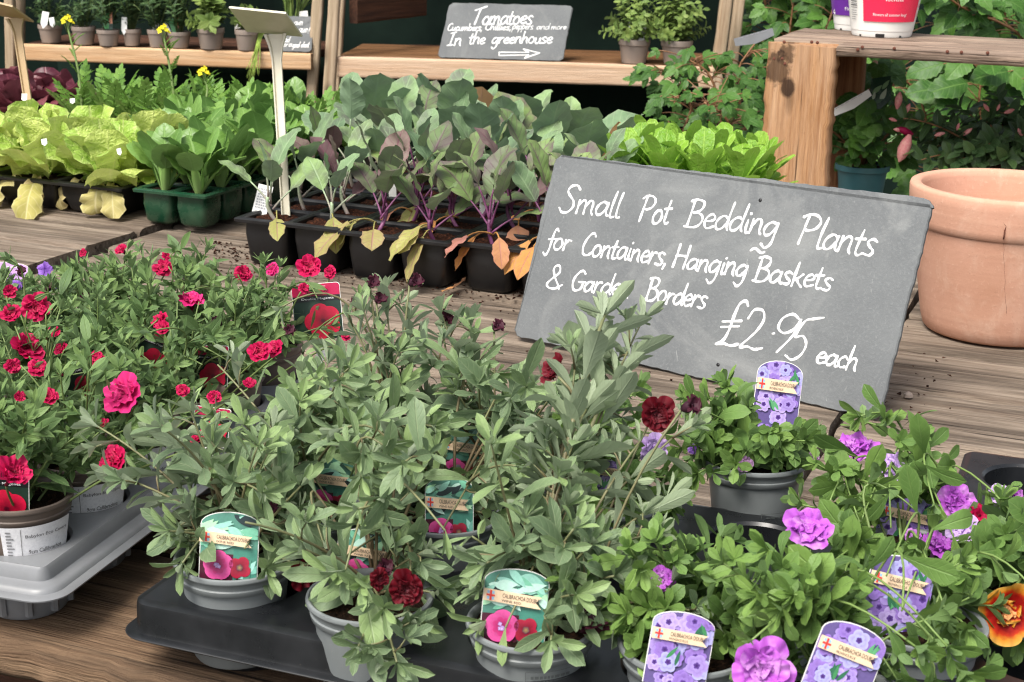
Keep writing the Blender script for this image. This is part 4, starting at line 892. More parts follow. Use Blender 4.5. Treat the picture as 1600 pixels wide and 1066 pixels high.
MF = [(190, 391, 24), (255, 418, 34), (380, 427, 32), (425, 421, 24), (483, 417, 42), (515, 425, 24), (300, 469, 46), (42, 545, 58), (55, 480, 50), (18, 490, 36), (85, 520, 22), (250, 500, 34), (405, 550, 38), (195, 617, 72), (178, 720, 56), (22, 740, 62), (540, 525, 18), (95, 545, 26), (310, 685, 32), (150, 560, 30), (160, 662, 22), (430, 545, 30), (20, 572, 30), (60, 575, 36), (335, 620, 26), (255, 512, 26), (475, 450, 20), (130, 395, 14), (260, 400, 16), (390, 600, 22), (75, 620, 34), (30, 620, 22), (285, 610, 24), (15, 455, 24)]
for x, y, s in MF: CLEAR.append((x, y, s * .42, s * .42, dep(T(x, y, .18))))
# ------------------------------------------------------------------ magenta plants, six rows of three
ROWN = ['nearest row', 'second row', 'third row', 'fourth row', 'fifth row', 'farthest row']; COLN = ['left', 'middle', 'right']
def pxf(p):
    q = p - CP; z = q @ Fw; return 800 + FPX * (q @ Rt) / z, 533 - FPX * (q @ Up) / z
for j in range(6):
    for i in range(3):
        c = gcell(i, j, .026); x, y = pxf(c + EZ * .1)
        if x < -190: continue
        pl = Plant(f'm{i}{j}', 'potted_calibrachoa', f'magenta double calibrachoa in brown pot, {COLN[i]} of the {ROWN[j]}', c, 'm', .047, .086, 'brownpot', 'magenta calibrachoas in the grey tray', soil_drop=.012)
        if x > -60: pl.fill(15, .06, .105, 15, 75); pl.fill(6, .085, .125, 50, 88)
        else: pl.fill(6, .07, .12)
NUP = nz(V3(0, -.75, .65))
def fdir(R_, up=.6, sp=.5): return nz(V3(R_.uniform(-sp, sp), -.8 + R_.uniform(-sp, sp) * .6, up + R_.uniform(-.3, .4)))
RF = random.Random(21)
for x, y, s in MF:
    pl, p = near((x, y), .17 if y < 650 else .145, 'm'); p = p + nz(CP - p) * .03; size = s * dep(p) / FPX * .95
    n = fdir(RF, .75, .75) if not (x, y) == (300, 469) else nz(V3(.1, -.25, 1)); 
    pl.flower(p, n, size, ['fl_pink'] if (x, y) in ((195, 617), (425, 421), (300, 469)) else ['fl_mag'], DBL)
for x, y in ((75, 455), (450, 520), (140, 470), (345, 510), (30, 430), (560, 480)):
    pl, p = near((x, y), .172, 'm'); pl.budflower(p, fdir(RF, .8), .012, .004, 'fl_dark')
for k in [k for k in POTS if k[0] == 'm']: POTS[k].done('lf_mag', 'st_mag')
def pot_label(pl, q, texts, name='pot_label'):
    """white sticker round the front of a brown pot"""
    r = pl.r * .83; mb = MB(); sl = .16
    wrap(mb, *rect2d(-.03, 0, .03, .036, 16), pl.c, r, .034, q, (.74, .74, .76), .0012, sl)
    wrap(mb, *rect2d(-.0145, .002, -.0141, .034, 1), pl.c, r, .034, q, (.05, .05, .05), .0018, sl)
    for x, y, w_, h_, tx in texts:
        v, f_ = text2d(tx, w_, h_); wrap(mb, v + V3(x, y), f_, pl.c, r, .034, q, (.03, .03, .03), .0018, sl)
    for i in range(9): wrap(mb, *rect2d(-.026, .004 + i * .0033, -.026 + (.004 if i % 3 else .006), .0056 + i * .0033, 1), pl.c, r, .034, q, (.25, .25, .26), .0018, sl)
    mb.build(name, M['print'], pl.t)
for k in ('m20', 'm21', 'm22'):
    pl = POTS[k]; pot_label(pl, atan2(-pl.c[1], -pl.c[0]) + .30 - .05 * int(k[2]), [(.0075, .026, .037, .0042, 'Babylon Eco Centre'), (.006, .0105, .030, .0042, '9cm Callibrachoa')])
# ------------------------------------------------------------------ wine red plants and lilac plants
def at(px, z=.006, rim=.09): return T(px[0], px[1], z + rim) * V3(1, 1, 0) + EZ * z
WP = [('w1', (367, 868), 'front left corner pot'), ('w2', (578, 928), 'second pot from the front left corner'), ('w3', (831, 968), 'third pot of the front row, tag facing out'), ('w4', (480, 786), 'back row pot behind the front left corner'), ('w5', (697, 800), 'middle pot of the second row'), ('w6', (610, 700), 'farthest back pot beside the magenta plants'), ('w7', (775, 745), 'rear pot before the bare planks')]
for key, px, lab in WP:
    Plant(key, 'potted_calibrachoa', 'sage-leaved wine red calibrachoa, ' + lab, at(px, .008), 'w', .0525, .09, 'greypot', 'wine red calibrachoas in the charcoal tray')
# main shoots: (plant, tip pixel, depth offset from the pot)
TIPS = [('w6', 600, 455, .02), ('w6', 545, 500, .0), ('w6', 500, 515, .03), ('w6', 440, 480, .02), ('w6', 640, 500, .02), ('w7', 735, 505, .03), ('w7', 690, 490, .03), ('w7', 668, 540, -.02), ('w6', 575, 590, -.04), ('w6', 505, 590, -.02),
 ('w3', 940, 496, .17), ('w3', 1005, 498, .17), ('w3', 900, 560, .1), ('w3', 985, 560, .13), ('w7', 720, 590, -.02), ('w5', 660, 660, -.02), ('w5', 745, 680, -.04), ('w5', 590, 650, .02), ('w4', 340, 570, .06), ('w4', 310, 640, .02), ('w4', 455, 640, .03), ('w4', 400, 690, 0), ('w4', 520, 650, .02),
 ('w1', 150, 665, .06), ('w1', 245, 680, .05), ('w1', 170, 740, .02), ('w1', 330, 690, .02), ('w1', 410, 770, -.06), ('w1', 470, 760, -.04), ('w1', 265, 830, -.03), ('w1', 440, 700, .04), ('w2', 565, 745, .02), ('w2', 600, 950, -.07), ('w2', 620, 1035, -.09), ('w2', 540, 890, -.06), ('w2', 665, 860, -.02), ('w2', 500, 820, 0), ('w2', 560, 1010, -.08),
 ('w3', 885, 790, 0), ('w3', 925, 850, -.04), ('w3', 960, 900, -.04), ('w3', 1015, 835, .02), ('w3', 870, 700, .06), ('w3', 925, 640, .08), ('w3', 1000, 690, .08), ('w3', 760, 880, -.05), ('w3', 1040, 780, .05), ('w3', 900, 930, -.06), ('w3', 1100, 960, -.05), ('w5', 640, 750, -.03), ('w5', 800, 720, .02), ('w5', 850, 780, 0), ('w7', 860, 670, .02), ('w7', 800, 640, .02), ('w3', 1075, 665, .12)]
for k, x, y, dd in TIPS:
    pl = POTS[k]; tip = P(x, y, dep(pl.top) + dd)
    if tip[2] < .03: tip[2] = .03
    Lw = np.linalg.norm(tip - pl.top); pl.shoot(tip, nleaf=int(8 + Lw * 40), side=True)
for x, y, dd in [(945, 492, .12), (930, 560, .1), (962, 590, .1), (915, 640, .07)]:      # the bold upright stem before the slate
    pl = POTS['w3']; pl.shoot(P(x, y, dep(pl.top) + dd), nleaf=13, L=.058, Wd=.0195, r0=.0028, q0=.25)
for k, n in (('w1', 6), ('w2', 6), ('w3', 6), ('w4', 8), ('w5', 7), ('w6', 10), ('w7', 9)): POTS[k].fill(n, .08, .16, 35, 85, *((pi * .5, 1.15 * pi) if k in ('w1', 'w2', 'w3') else ())); POTS[k].fill(9, .045, .075, 12, 45)
RW = random.Random(5)
for k, x, y, s, n in [('w2', 635, 920, 56, V3(.0, -1, .15)), ('w1', 476, 893, 52, V3(.7, -.75, -.1)), ('w3', 1028, 648, 54, V3(.1, -1, .3)), ('w3', 868, 578, 46, V3(-.75, -.3, .55)), ('w2', 592, 905, 34, V3(.6, -.7, .2)), ('w7', 700, 497, 26, V3(.7, -.4, .6))]:
    pl = POTS[k]; p = P(x, y, dep(pl.top) + {'w2': -.05, 'w1': -.03, 'w3': .1, 'w7': .03}[k]); pl.flower(p, n, s * dep(p) / FPX * 1.12, ['fl_wine'] if s > 30 else ['fl_dark'], DBL)
for k, x, y, L in [('w3', 921, 935, .022), ('w6', 578, 447, .013), ('w6', 588, 472, .013), ('w6', 640, 445, .014), ('w7', 772, 515, .012), ('w2', 590, 890, .013), ('w5', 606, 648, .012), ('w1', 430, 800, .01), ('w3', 1065, 640, .014)]:
    pl = POTS[k]; p = P(x, y, dep(pl.top) + (.0 if k[1] != '3' else -.03)); pl.budflower(p, V3(RW.uniform(-.5, .5), -.5, .4 if L < .02 else -.6), L, L * .34, 'fl_dark')
for k in [k for k in POTS if k[0] == 'w']: POTS[k].done('lf_wine', 'st_wine')
PP = [('p1', (1072, 1003), 'front row pot beside the last wine red plant', EZ), ('p2', (1315, 1090), 'front row pot with the slanted tag at the bottom edge', EZ), ('p3', (1440, 968), 'second row pot with a bare stem beside its tag', EZ), ('p4', (1425, 858), 'back row pot under the brightest double bloom', EZ), ('p6', (955, 776), 'pot behind the wine red stems with one pale bloom', EZ), ('p7', (1590, 900), 'pot at the right edge by the orange bloom', EZ)]
for key, px, lab, up in PP:
    Plant(key, 'potted_calibrachoa', 'green-leaved lilac calibrachoa, ' + lab, at(px, .008), 'p', .0525, .09, 'greypot', 'lilac calibrachoas in the charcoal tray')
cl = T(1182, 727, .105) - V3(0, 0, .085)
Plant('p5', 'potted_calibrachoa', 'lilac calibrachoa in a loose grey pot with embossed print, before the big slate', cl, 'p', .0525, .09, 'greypot', 'lilac calibrachoas in the charcoal tray', up=V3(-.01, .07, 1))
PT = [('p5', 1135, 600, .0), ('p5', 1075, 625, .0), ('p5', 1170, 650, .02), ('p5', 1235, 660, .0), ('p5', 1120, 690, -.02), ('p5', 1210, 690, -.02), ('p5', 1270, 680, .0), ('p5', 1100, 655, .0), ('p5', 1065, 700, -.04), ('p5', 1150, 640, 0), ('p5', 1255, 640, .02), ('p5', 1090, 740, -.06), ('p5', 1150, 725, -.06),
 ('p4', 1345, 650, .05), ('p4', 1430, 720, .05), ('p4', 1300, 740, .02), ('p4', 1290, 800, -.02), ('p4', 1360, 760, 0), ('p4', 1460, 760, .02), ('p4', 1590, 790, .02), ('p4', 1345, 820, -.03), ('p4', 1490, 850, -.03),
 ('p3', 1250, 880, 0), ('p3', 1340, 850, 0), ('p3', 1385, 900, -.03), ('p3', 1500, 880, 0), ('p3', 1320, 900, -.03), ('p3', 1520, 930, -.02), ('p3', 1430, 860, 0),
 ('p2', 1200, 860, .02), ('p2', 1130, 880, .0), ('p2', 1185, 930, -.02), ('p2', 1240, 930, -.02), ('p2', 1430, 1010, -.05), ('p2', 1480, 1010, -.05), ('p2', 1410, 950, -.02), ('p2', 1175, 1000, -.05), ('p2', 1500, 1050, -.05), ('p2', 1300, 950, .03),
 ('p1', 1095, 905, .0), ('p1', 1145, 960, -.03), ('p1', 1020, 860, .05), ('p1', 1040, 950, -.02), ('p1', 1125, 840, .06), ('p1', 1180, 905, .02), ('p1', 980, 960, -.02),
 ('p6', 1060, 770, .0), ('p6', 1010, 720, .02), ('p6', 940, 700, .02), ('p6', 990, 750, -.02), ('p6', 1085, 690, .03),
 ('p7', 1580, 820, .02), ('p7', 1560, 870, 0), ('p7', 1545, 890, -.02), ('p7', 1610, 850, 0), ('p7', 1590, 1000, -.05)]
for k, x, y, dd in PT:
    pl = POTS[k]; tip = P(x, y, dep(pl.top) + dd); Lw = np.linalg.norm(tip - pl.top); pl.shoot(tip, nleaf=int(7 + Lw * 40))
for k, n in (('p1', 8), ('p2', 8), ('p3', 10), ('p4', 10), ('p5', 8), ('p6', 7), ('p7', 7)): POTS[k].fill(n, .06, .11, 15, 70, *((pi * .5, 1.2 * pi) if k in ('p1', 'p2', 'p3') else ())); POTS[k].fill(11, .04, .07, 12, 55)
for k, x, y, s, n, mt, dd in [('p3', 1262, 828, 72, V3(.05, -.55, .85), 'fl_pur', -.02), ('p2', 1191, 1046, 92, V3(.05, -1, .45), 'fl_pur', -.04), ('p4', 1494, 785, 56, V3(.1, -.9, .5), 'fl_pur', 0), ('p4', 1505, 828, 48, V3(-.6, -.5, .6), 'fl_lil', -.02), ('p4', 1465, 852, 54, V3(.2, -.3, 1), 'fl_pur', -.03), ('p4', 1338, 698, 62, V3(-.1, -.2, 1), 'fl_pur', .05), ('p4', 1395, 728, 44, V3(-.2, -.8, .5), 'fl_lil', .04),
        ('p6', 1022, 702, 48, V3(.2, -.9, .2), 'fl_lil', .03), ('p1', 1035, 905, 40, V3(-.3, -.8, .4), 'fl_pur', .0), ('p5', 1164, 725, 26, V3(0, -.9, .3), 'fl_lime', -.05), ('p5', 1272, 712, 18, V3(.2, -.8, .4), 'fl_lime', 0), ('p4', 1560, 772, 32, V3(-.3, -.6, .6), 'fl_lil', .02), ('p4', 1585, 775, 30, V3(.3, -.5, .6), 'fl_pur', .02), ('p4', 1428, 838, 26, V3(.1, -.6, .6), 'fl_pur', -.03), ('p5', 1084, 702, 18, V3(-.4, -.6, .5), 'fl_vio', -.02), ('p4', 1530, 860, 22, V3(.3, -.6, .5), 'fl_pur', -.02)]:
    pl = POTS[k]; p = P(x, y, dep(pl.top) + dd); pl.flower(p, n, s * dep(p) / FPX * 1.1, [mt], DBLP)
pl = POTS['p4']; p = P(1520, 812, dep(pl.top)); pl.budflower(p, V3(.1, -.8, .6), .016, .006, 'fl_mag')
pl = POTS['p7']; p = P(1574, 957, dep(pl.top) - .07)
mb = MB(); double_flower(mb, p, V3(-.12, -1, .25), 86 * dep(p) / FPX * 1.1, ORG_FL, 5, (0, 1)); trumpet(mb, p, V3(-.12, -1, .25), .03, .02); pl.fl.append((mb, ['fl_orange', 'fl_peach'], 'flower'))
tube(pl.sm, bez(pl.top, pl.top + V3(0, -.03, .04), p - V3(-.004, -.02, .004), 8), .0013, 5)
for k in [k for k in POTS if k[0] == 'p']: POTS[k].done('lf_pur', 'st_pur')
# embossed print on grey pots
def emboss(pl, q, rows, w_, z0):
    mb = MB(); R_ = random.Random(4); r = pl.r * .83
    for j in range(rows):
        x = -w_ / 2
        while x < w_ / 2:
            l = R_.uniform(.0015, .004); wrap(mb, *rect2d(x, j * .0046, min(w_ / 2, x + l), j * .0046 + .0026, 1), pl.c, r, z0, q, (.09, .1, .1), .0026, .15); x += l + .0008
    for x0, x1, y0, y1 in ((-w_ / 2 - .004, -w_ / 2 - .0035, -.003, rows * .0046 + .002), (-w_ / 2 - .004, w_ / 2, rows * .0046 + .0015, rows * .0046 + .002)): wrap(mb, *rect2d(x0, y0, x1, y1, 6), pl.c, r, z0, q, (.09, .1, .1), .0026, .15)
    mb.build('embossed_print', M['print'], pl.t)
pl = POTS['p5']; emboss(pl, atan2(-pl.c[1], -pl.c[0]) + .55, 6, .026, .024)
pl = POTS['w3']; emboss(pl, atan2(-pl.c[1], -pl.c[0]) + .35, 2, .03, .058)
# ------------------------------------------------------------------ printed tags
def blob2(cx, cy, r, lobes, depth, n=40, rot=0., squash=1.):
    out = []
    for k in range(n):
        q = 2 * pi * k / n; rr = r * (1 - depth + depth * abs(cos(lobes * (q - rot) / 2)) ** .6); out.append((cx + rr * cos(q), cy + rr * sin(q) * squash))
    return out
def leaf2(cx, cy, L, wd, rot, n=8):
    up_ = [(L * (i / n - .5), wd / 2 * sin(pi * (i / n) ** .8)) for i in range(n + 1)]; dn = [(x, -y) for x, y in up_[::-1][1:-1]]; c, s = cos(rot), sin(rot)
    return [(cx + x * c - y * s, cy + x * s + y * c) for x, y in up_ + dn]
def clip(poly, x0, y0, x1, y1):
    for ax, val, keep in ((0, x0, 1), (0, x1, -1), (1, y0, 1), (1, y1, -1)):
        out = []
        for i in range(len(poly)):
            a, b_ = poly[i - 1], poly[i]; ia = (a[ax] - val) * keep >= 0; ib = (b_[ax] - val) * keep >= 0
            if ia != ib:
                t = (val - a[ax]) / (b_[ax] - a[ax]); out.append((a[0] + (b_[0] - a[0]) * t, a[1] + (b_[1] - a[1]) * t))
            if ib: out.append(b_)
        poly = out
        if len(poly) < 3: return []
    return poly
C3 = lambda *a: srgb(*a)[:3]
def clipc(poly, hull):
    """clip to a convex outline that runs anticlockwise"""
    for i in range(len(hull)):
        h0, h1 = hull[i - 1], hull[i]; ex, ey = h1[0] - h0[0], h1[1] - h0[1]; f = lambda p: ex * (p[1] - h0[1]) - ey * (p[0] - h0[0]); out = []
        for j in range(len(poly)):
            a, b_ = poly[j - 1], poly[j]; fa, fb = f(a), f(b_)
            if (fa >= 0) != (fb >= 0): t = fa / (fa - fb); out.append((a[0] + (b_[0] - a[0]) * t, a[1] + (b_[1] - a[1]) * t))
            if fb >= 0: out.append(b_)
        poly = out
        if len(poly) < 3: return []
    return poly
def plant_tag(style, label, px, wpx, hpx, roll, zb=.088, yaw=0., lean=.25, dd=0., group=None, Dset=None):
    """px: centre of the tag; its foot stands in the compost of the pot below it"""
    foot = T(px[0], px[1] + hpx / 2, zb); px = (px[0], px[1] + 7); hpx *= 1.02; wpx *= .95; D = (dep(foot) + dd) if Dset is None else Dset; c = P(px[0], px[1], D); s = D / FPX; w_, h_ = wpx * s, hpx * s / cos(lean * .4)
    n = nz(V3(-sin(yaw) , -cos(yaw), lean)); up = nz(EZ - n * n[2]); ex = np.cross(up, n); ro = -roll; ex, up = ex * cos(ro) + up * sin(ro), up * cos(ro) - ex * sin(ro)
    q = lambda x, y, l=0: c + ex * x + up * y + n * (.0003 + l * .00022)
    t = thing('plant_tag', label, 'plant tag', foot, group)
    x0, x1, y0, y1 = -w_ / 2, w_ / 2, -h_ / 2, h_ / 2
    if style == 'mag':
        cr = w_ * .07; out = [(x0, y0), (x1, y0)] + [(x1 - cr + cr * cos(a), y1 - cr + cr * sin(a)) for a in np.linspace(0, pi / 2, 5)] + [(x0 + cr + cr * cos(a), y1 - cr + cr * sin(a)) for a in np.linspace(pi / 2, pi, 5)]
        def inside(m): 
            cr2 = cr - m * .5; return [(x0 + m, y0 + m), (x1 - m, y0 + m)] + [(x1 - m - cr2 + cr2 * cos(a), y1 - m - cr2 + cr2 * sin(a)) for a in np.linspace(0, pi / 2, 5)] + [(x0 + m + cr2 + cr2 * cos(a), y1 - m - cr2 + cr2 * sin(a)) for a in np.linspace(pi / 2, pi, 5)]
    else:
        ys = y1 - h_ * .17
        def inside(m): return [(x0 + m, y0 + m * .3), (x1 - m, y0 + m * .3), (x1 - m, ys)] + [((x1 - m) * cos(a), ys + (y1 - m - ys) * sin(a)) for a in np.linspace(0, pi, 13)[1:-1]] + [(x0 + m, ys)]
        out = inside(0)
    # body with its spike
    spike = [(w_ * .14, y0 - .0), (w_ * .1, y0 - .02), (0, y0 - .03), (-w_ * .1, y0 - .02), (-w_ * .14, y0 - .0)]
    mb = MB(); sheet(mb, [q(*p, 0) - n * .0003 for p in out], .0009, n); sheet(mb, [q(*p, 0) - n * .0004 for p in spike], .0007, n); mb.build('tag_body', M['whiteplastic'], t, smooth=False)
    mb = MB(); pr_ = inside(.0007); seed = int(px[0] * 7 + px[1]); R_ = random.Random(seed)
    def put(poly, col, l, clp=True):
        if clp: poly = clipc(list(poly), pr_)
        if len(poly) < 3: return
        cx = sum(p[0] for p in poly) / len(poly); cy = sum(p[1] for p in poly) / len(poly); m = len(poly)
        if isinstance(col, list): ca, cb = col
        else: ca = cb = col
        V = [q(cx, cy, l)] + [q(*p, l) for p in poly]; mb.add(V, [(0, 1 + i, 1 + (i + 1) % m) for i in range(m)], [ca] + [cb] * m)
    def fl(cx, cy, r, ca, cb, l, lobes=5, depth=.25, rot=None):
        put(blob2(cx, cy, r, lobes, depth, 40, R_.random() * 6 if rot is None else rot), [ca, cb], l)
    def arch(x): return ys + (y1 - .001 - ys) * sqrt(max(0, 1 - (x / (x1 - .001)) ** 2)) if style != 'mag' else y1
    if style == 'wine':
        put(pr_, C3(84, 138, 122), 0, False)
        put(clip(pr_, x0, y0, x1, y0 + h_ * .42), C3(74, 24, 44), 1, False)
        put(clip(pr_, x0 + w_ * .58, y0, x1, y0 + h_ * .5), C3(66, 130, 114), 2, False)
        for i in range(26):
            cx, cy = R_.uniform(x0, x1), R_.uniform(y0 + h_ * .52, y1 - h_ * .1); L = w_ * R_.uniform(.25, .45)
            put(leaf2(cx, cy, L, L * R_.uniform(.25, .45), R_.uniform(-.8, .8)), R_.choice([C3(150, 206, 190), C3(188, 226, 212), C3(120, 190, 160), C3(172, 222, 180), C3(40, 56, 60)]), 3 + i * .25)
        for i in range(6): L = w_ * .3; put(leaf2(R_.uniform(w_ * .1, x1), R_.uniform(y0 + h_ * .05, y0 + h_ * .35), L, L * .35, R_.uniform(.6, 2)), R_.choice([C3(112, 176, 160), C3(80, 140, 120), C3(150, 204, 192)]), 4 + i * .25)
        fl(-w_ * .17, y0 + h_ * .27, w_ * .26, C3(150, 40, 100), C3(226, 88, 160), 8, 5, .13, .3); fl(-w_ * .17, y0 + h_ * .27, w_ * .15, C3(130, 20, 70), C3(196, 50, 122), 9, 7, .3)
        for i in range(5): fl(-w_ * .17 + R_.uniform(-.04, .04) * w_, y0 + h_ * .27 + R_.uniform(-.04, .04) * w_, w_ * .035, C3(220, 190, 230), C3(160, 120, 190), 10 + i * .2, 4, .4)
        fl(w_ * .2, y0 + h_ * .25, w_ * .2, C3(90, 16, 30), C3(166, 30, 60), 8, 4, .35, 1.); fl(w_ * .2, y0 + h_ * .25, w_ * .06, C3(150, 130, 80), C3(90, 40, 70), 10)
        by, sl, tx2 = y1 - h_ * .33, -.09, 'WINE RED'
    elif style == 'blue':
        put(pr_, C3(98, 84, 138), 0, False)
        for i in range(34):
            cx, cy = R_.uniform(x0 + w_ * .08, x1 - w_ * .08), R_.uniform(y0, y1 - h_ * .04); r = w_ * R_.uniform(.13, .2)
            b_ = R_.random(); ca, cb = C3(96 + 20 * b_, 64 + 20 * b_, 150), R_.choice([C3(168, 146, 214), C3(190, 170, 228), C3(150, 120, 200), C3(176, 176, 230)])
            fl(cx, cy, r, ca, cb, 1 + i * .3, R_.choice((5, 6, 7)), .28); fl(cx, cy, r * .6, cb, tuple(x * .85 for x in cb), 1.15 + i * .3, 5, .35); fl(cx, cy, r * .3, C3(50, 26, 84), C3(96, 64, 148), 1.25 + i * .3, 5, .3)
        for i in range(7):
            bx = [(-.05, .42), (.3, .8)][i % 2]; put(leaf2(w_ * bx[0] + R_.uniform(-.08, .08) * w_, y0 + h_ * bx[1] + R_.uniform(-.05, .05) * h_, w_ * .26, w_ * .06, R_.uniform(.9, 2.2)), R_.choice([C3(64, 132, 84), C3(92, 160, 110), C3(48, 104, 76)]), 10 + i * .2)
        by, sl, tx2 = y1 - h_ * .31, -.02, 'PROVENCE BLUE'
    elif style == 'mag':
        put(pr_, C3(30, 52, 42), 0, False); put(clip(pr_, x0, y1 - h_ * .22, x1, y1), C3(176, 16, 72), 1, False); put(clip(pr_, x0, y1 - h_ * .32, x1, y1 - h_ * .22), C3(24, 24, 28), 1, False)
        for i in range(8): fl(R_.uniform(x0, x1), R_.uniform(y0, y1 - h_ * .4), w_ * .16, C3(64, 92, 72), C3(32, 54, 44), 1 + i * .1, 3, .1)
        fl(w_ * .1, y0 + h_ * .32, w_ * .38, C3(120, 8, 36), C3(204, 20, 62), 4, 5, .2, .6); fl(w_ * .1, y0 + h_ * .33, w_ * .24, C3(90, 6, 26), C3(176, 14, 50), 5, 5, .4, .2); fl(w_ * .1, y0 + h_ * .33, w_ * .05, C3(60, 0, 20), C3(90, 6, 30), 6)
        for tx, yy, ww, hh, cc in (('Calibrachoa', .05, .36, .032, C3(230, 190, 200)), ('Callie®', .135, .46, .075, C3(60, 8, 26)), ('Double Magenta', .275, .66, .05, C3(235, 235, 235))):
            v, f_ = text2d(tx, w_ * ww, h_ * hh); mb.add([q(x + w_ * .03, y1 - h_ * yy + y, 7) for x, y in v], f_, cc)
        by = None
    elif style == 'lav':
        put(pr_, C3(190, 150, 206), 0, False); put(clip(pr_, x0, y0, x1, y0 + h_ * .3), C3(40, 40, 46), 1, False)
        for tx, yy, ww, hh, cx, cc in (('Sweetpea', .2, .34, .1, .1, C3(250, 240, 250)), ('ana® Jumbo', .5, .78, .2, .06, C3(60, 50, 80))):
            v, f_ = text2d(tx, w_ * ww, h_ * hh); mb.add([q(x + w_ * cx, y1 - h_ * yy + y, 7) for x, y in v], f_, cc)
        by = None
    if by is not None:
        bh = h_ * .15; xr = x1 - w_ * .1; Y = lambda x, y: (x, by + y + sl * (x - x0))
        put([Y(x0 + .0004, -bh / 2), Y(xr, -bh / 2), Y(xr - w_ * .09, 0), Y(xr, bh / 2), Y(x0 + .0004, bh / 2)], C3(234, 206, 172), 20, False)
        u0 = x0 + w_ * .12
        for sx, sy in ((-1, -1), (-1, 1), (1, -1), (1, 1)): put([Y(u0 + sx * w_ * .02, sy * bh * .13), Y(u0 + sx * w_ * .055, sy * bh * .13), Y(u0 + sx * w_ * .055, sy * bh * .36), Y(u0 + sx * w_ * .02, sy * bh * .36)], C3(150, 190, 220), 21, False)
        put([Y(u0 - w_ * .065, -bh * .07), Y(u0 + w_ * .065, -bh * .07), Y(u0 + w_ * .065, bh * .07), Y(u0 - w_ * .065, bh * .07)], C3(226, 60, 60), 22, False)
        put([Y(u0 - w_ * .014, -bh * .42), Y(u0 + w_ * .014, -bh * .42), Y(u0 + w_ * .014, bh * .42), Y(u0 - w_ * .014, bh * .42)], C3(226, 60, 60), 22.5, False)
        for tx, cx, yy, ww, hh in (('CALIBRACHOA DOUBLE', .08, .14, .56, .36), (tx2, -.06, -.27, .3, .2)):
            v, f_ = text2d(tx, w_ * ww, bh * hh); mb.add([q(*Y(w_ * cx + x, yy * bh + y), 23) for x, y in v], f_, C3(80, 66, 62))
    mb.build('printed_picture', M['print'], t, smooth=False); return t
plant_tag('wine', 'wine red flower tag standing in the front left corner pot of the charcoal tray', (358, 850), 97, 112, .03, dd=-.005)
plant_tag('wine', 'wine red flower tag in the third front pot, crossed by a long leaf', (804, 944), 108, 122, .07, dd=-.005)
plant_tag('wine', 'wine red flower tag half buried in leaves behind the front left corner plant', (515, 755), 80, 95, .02, dd=.02)
plant_tag('wine', 'wine red flower tag behind the dark double bloom in the second front pot', (572, 868), 98, 96, .06, dd=.02)
plant_tag('wine', 'wine red flower tag amid the sage green plants, banner and both blooms clear', (702, 795), 80, 112, -.02, dd=.02)
plant_tag('wine', 'wine red flower tag just behind and above the middle one, mostly leaf covered', (724, 705), 74, 96, .05, dd=.02)
plant_tag('blue', 'lilac flower tag standing upright against the big slate in the loose grey pot', (1214, 618), 76, 120, .1, dd=.01)
plant_tag('blue', 'lilac flower tag slanted at the bottom edge, banner fully readable', (1318, 1034), 112, 134, .34, dd=-.03)
plant_tag('blue', 'lilac flower tag in the second row beside a thick bare stem', (1402, 925), 108, 125, .2, dd=-.01)
plant_tag('blue', 'lilac flower tag in the back row below the bright violet bloom', (1412, 815), 95, 96, .2, dd=.03)
plant_tag('blue', 'lilac flower tag behind hanging sage leaves at the bottom centre', (1062, 1008), 104, 116, .15, dd=-.01)
plant_tag('blue', 'lilac flower tag glimpsed between stems left of the empty socket', (948, 745), 62, 84, .1, dd=.02)
plant_tag('mag', 'magenta flower tag standing clear at the far right of the grey tray', (496, 480), 80, 86, -.1, dd=.0, zb=.108)
plant_tag('mag', 'magenta flower tag sunk among leaves in the middle of the grey tray', (328, 568), 60, 70, .03, zb=.108)
plant_tag('mag', 'magenta flower tag in the nearest brown pot at the left edge', (2, 770), 92, 104, .05, zb=.11, lean=.02, Dset=dep(POTS['m20'].top) - .03)
plant_tag('mag', 'magenta flower tag leaning left of a brown pot in the grey tray', (238, 545), 62, 70, .35, zb=.108)
plant_tag('mag', 'magenta flower tag between the big pink bloom and the left edge', (125, 590), 62, 74, -.5, zb=.108)
plant_tag('mag', 'magenta flower tag behind the hot pink double bloom', (330, 660), 60, 60, .1, zb=.108)
plant_tag('lav', 'lavender coloured tag among small violas at the left edge', (12, 421), 66, 36, .05, zb=.06)
# small violas at the left edge
def viola():
    c = T(-6, 470, .09) * V3(1, 1, 0) + EZ * .002
    pl = Plant('v1', 'potted_viola', 'small violet viola behind the lavender tag at the left edge', c, 'm', .047, .086, 'brownpot'); pl.fill(14, .03, .06, 5, 50)
    c2 = T(75, 455, .006) * V3(1, 1, 0) + EZ * .004
    for x, y, s in ((70, 421, 18), (82, 447, 18), (26, 446, 14)):
        p = P(x, y, dep(pl.top) - .02); pl.flower(p, V3(.1, -.9, .4), s * dep(p) / FPX * 1.2, ['fl_vio'], [(5, 1., .05, .05)], trump=False)
    pl.done('lf_mag', 'st_mag')
viola()
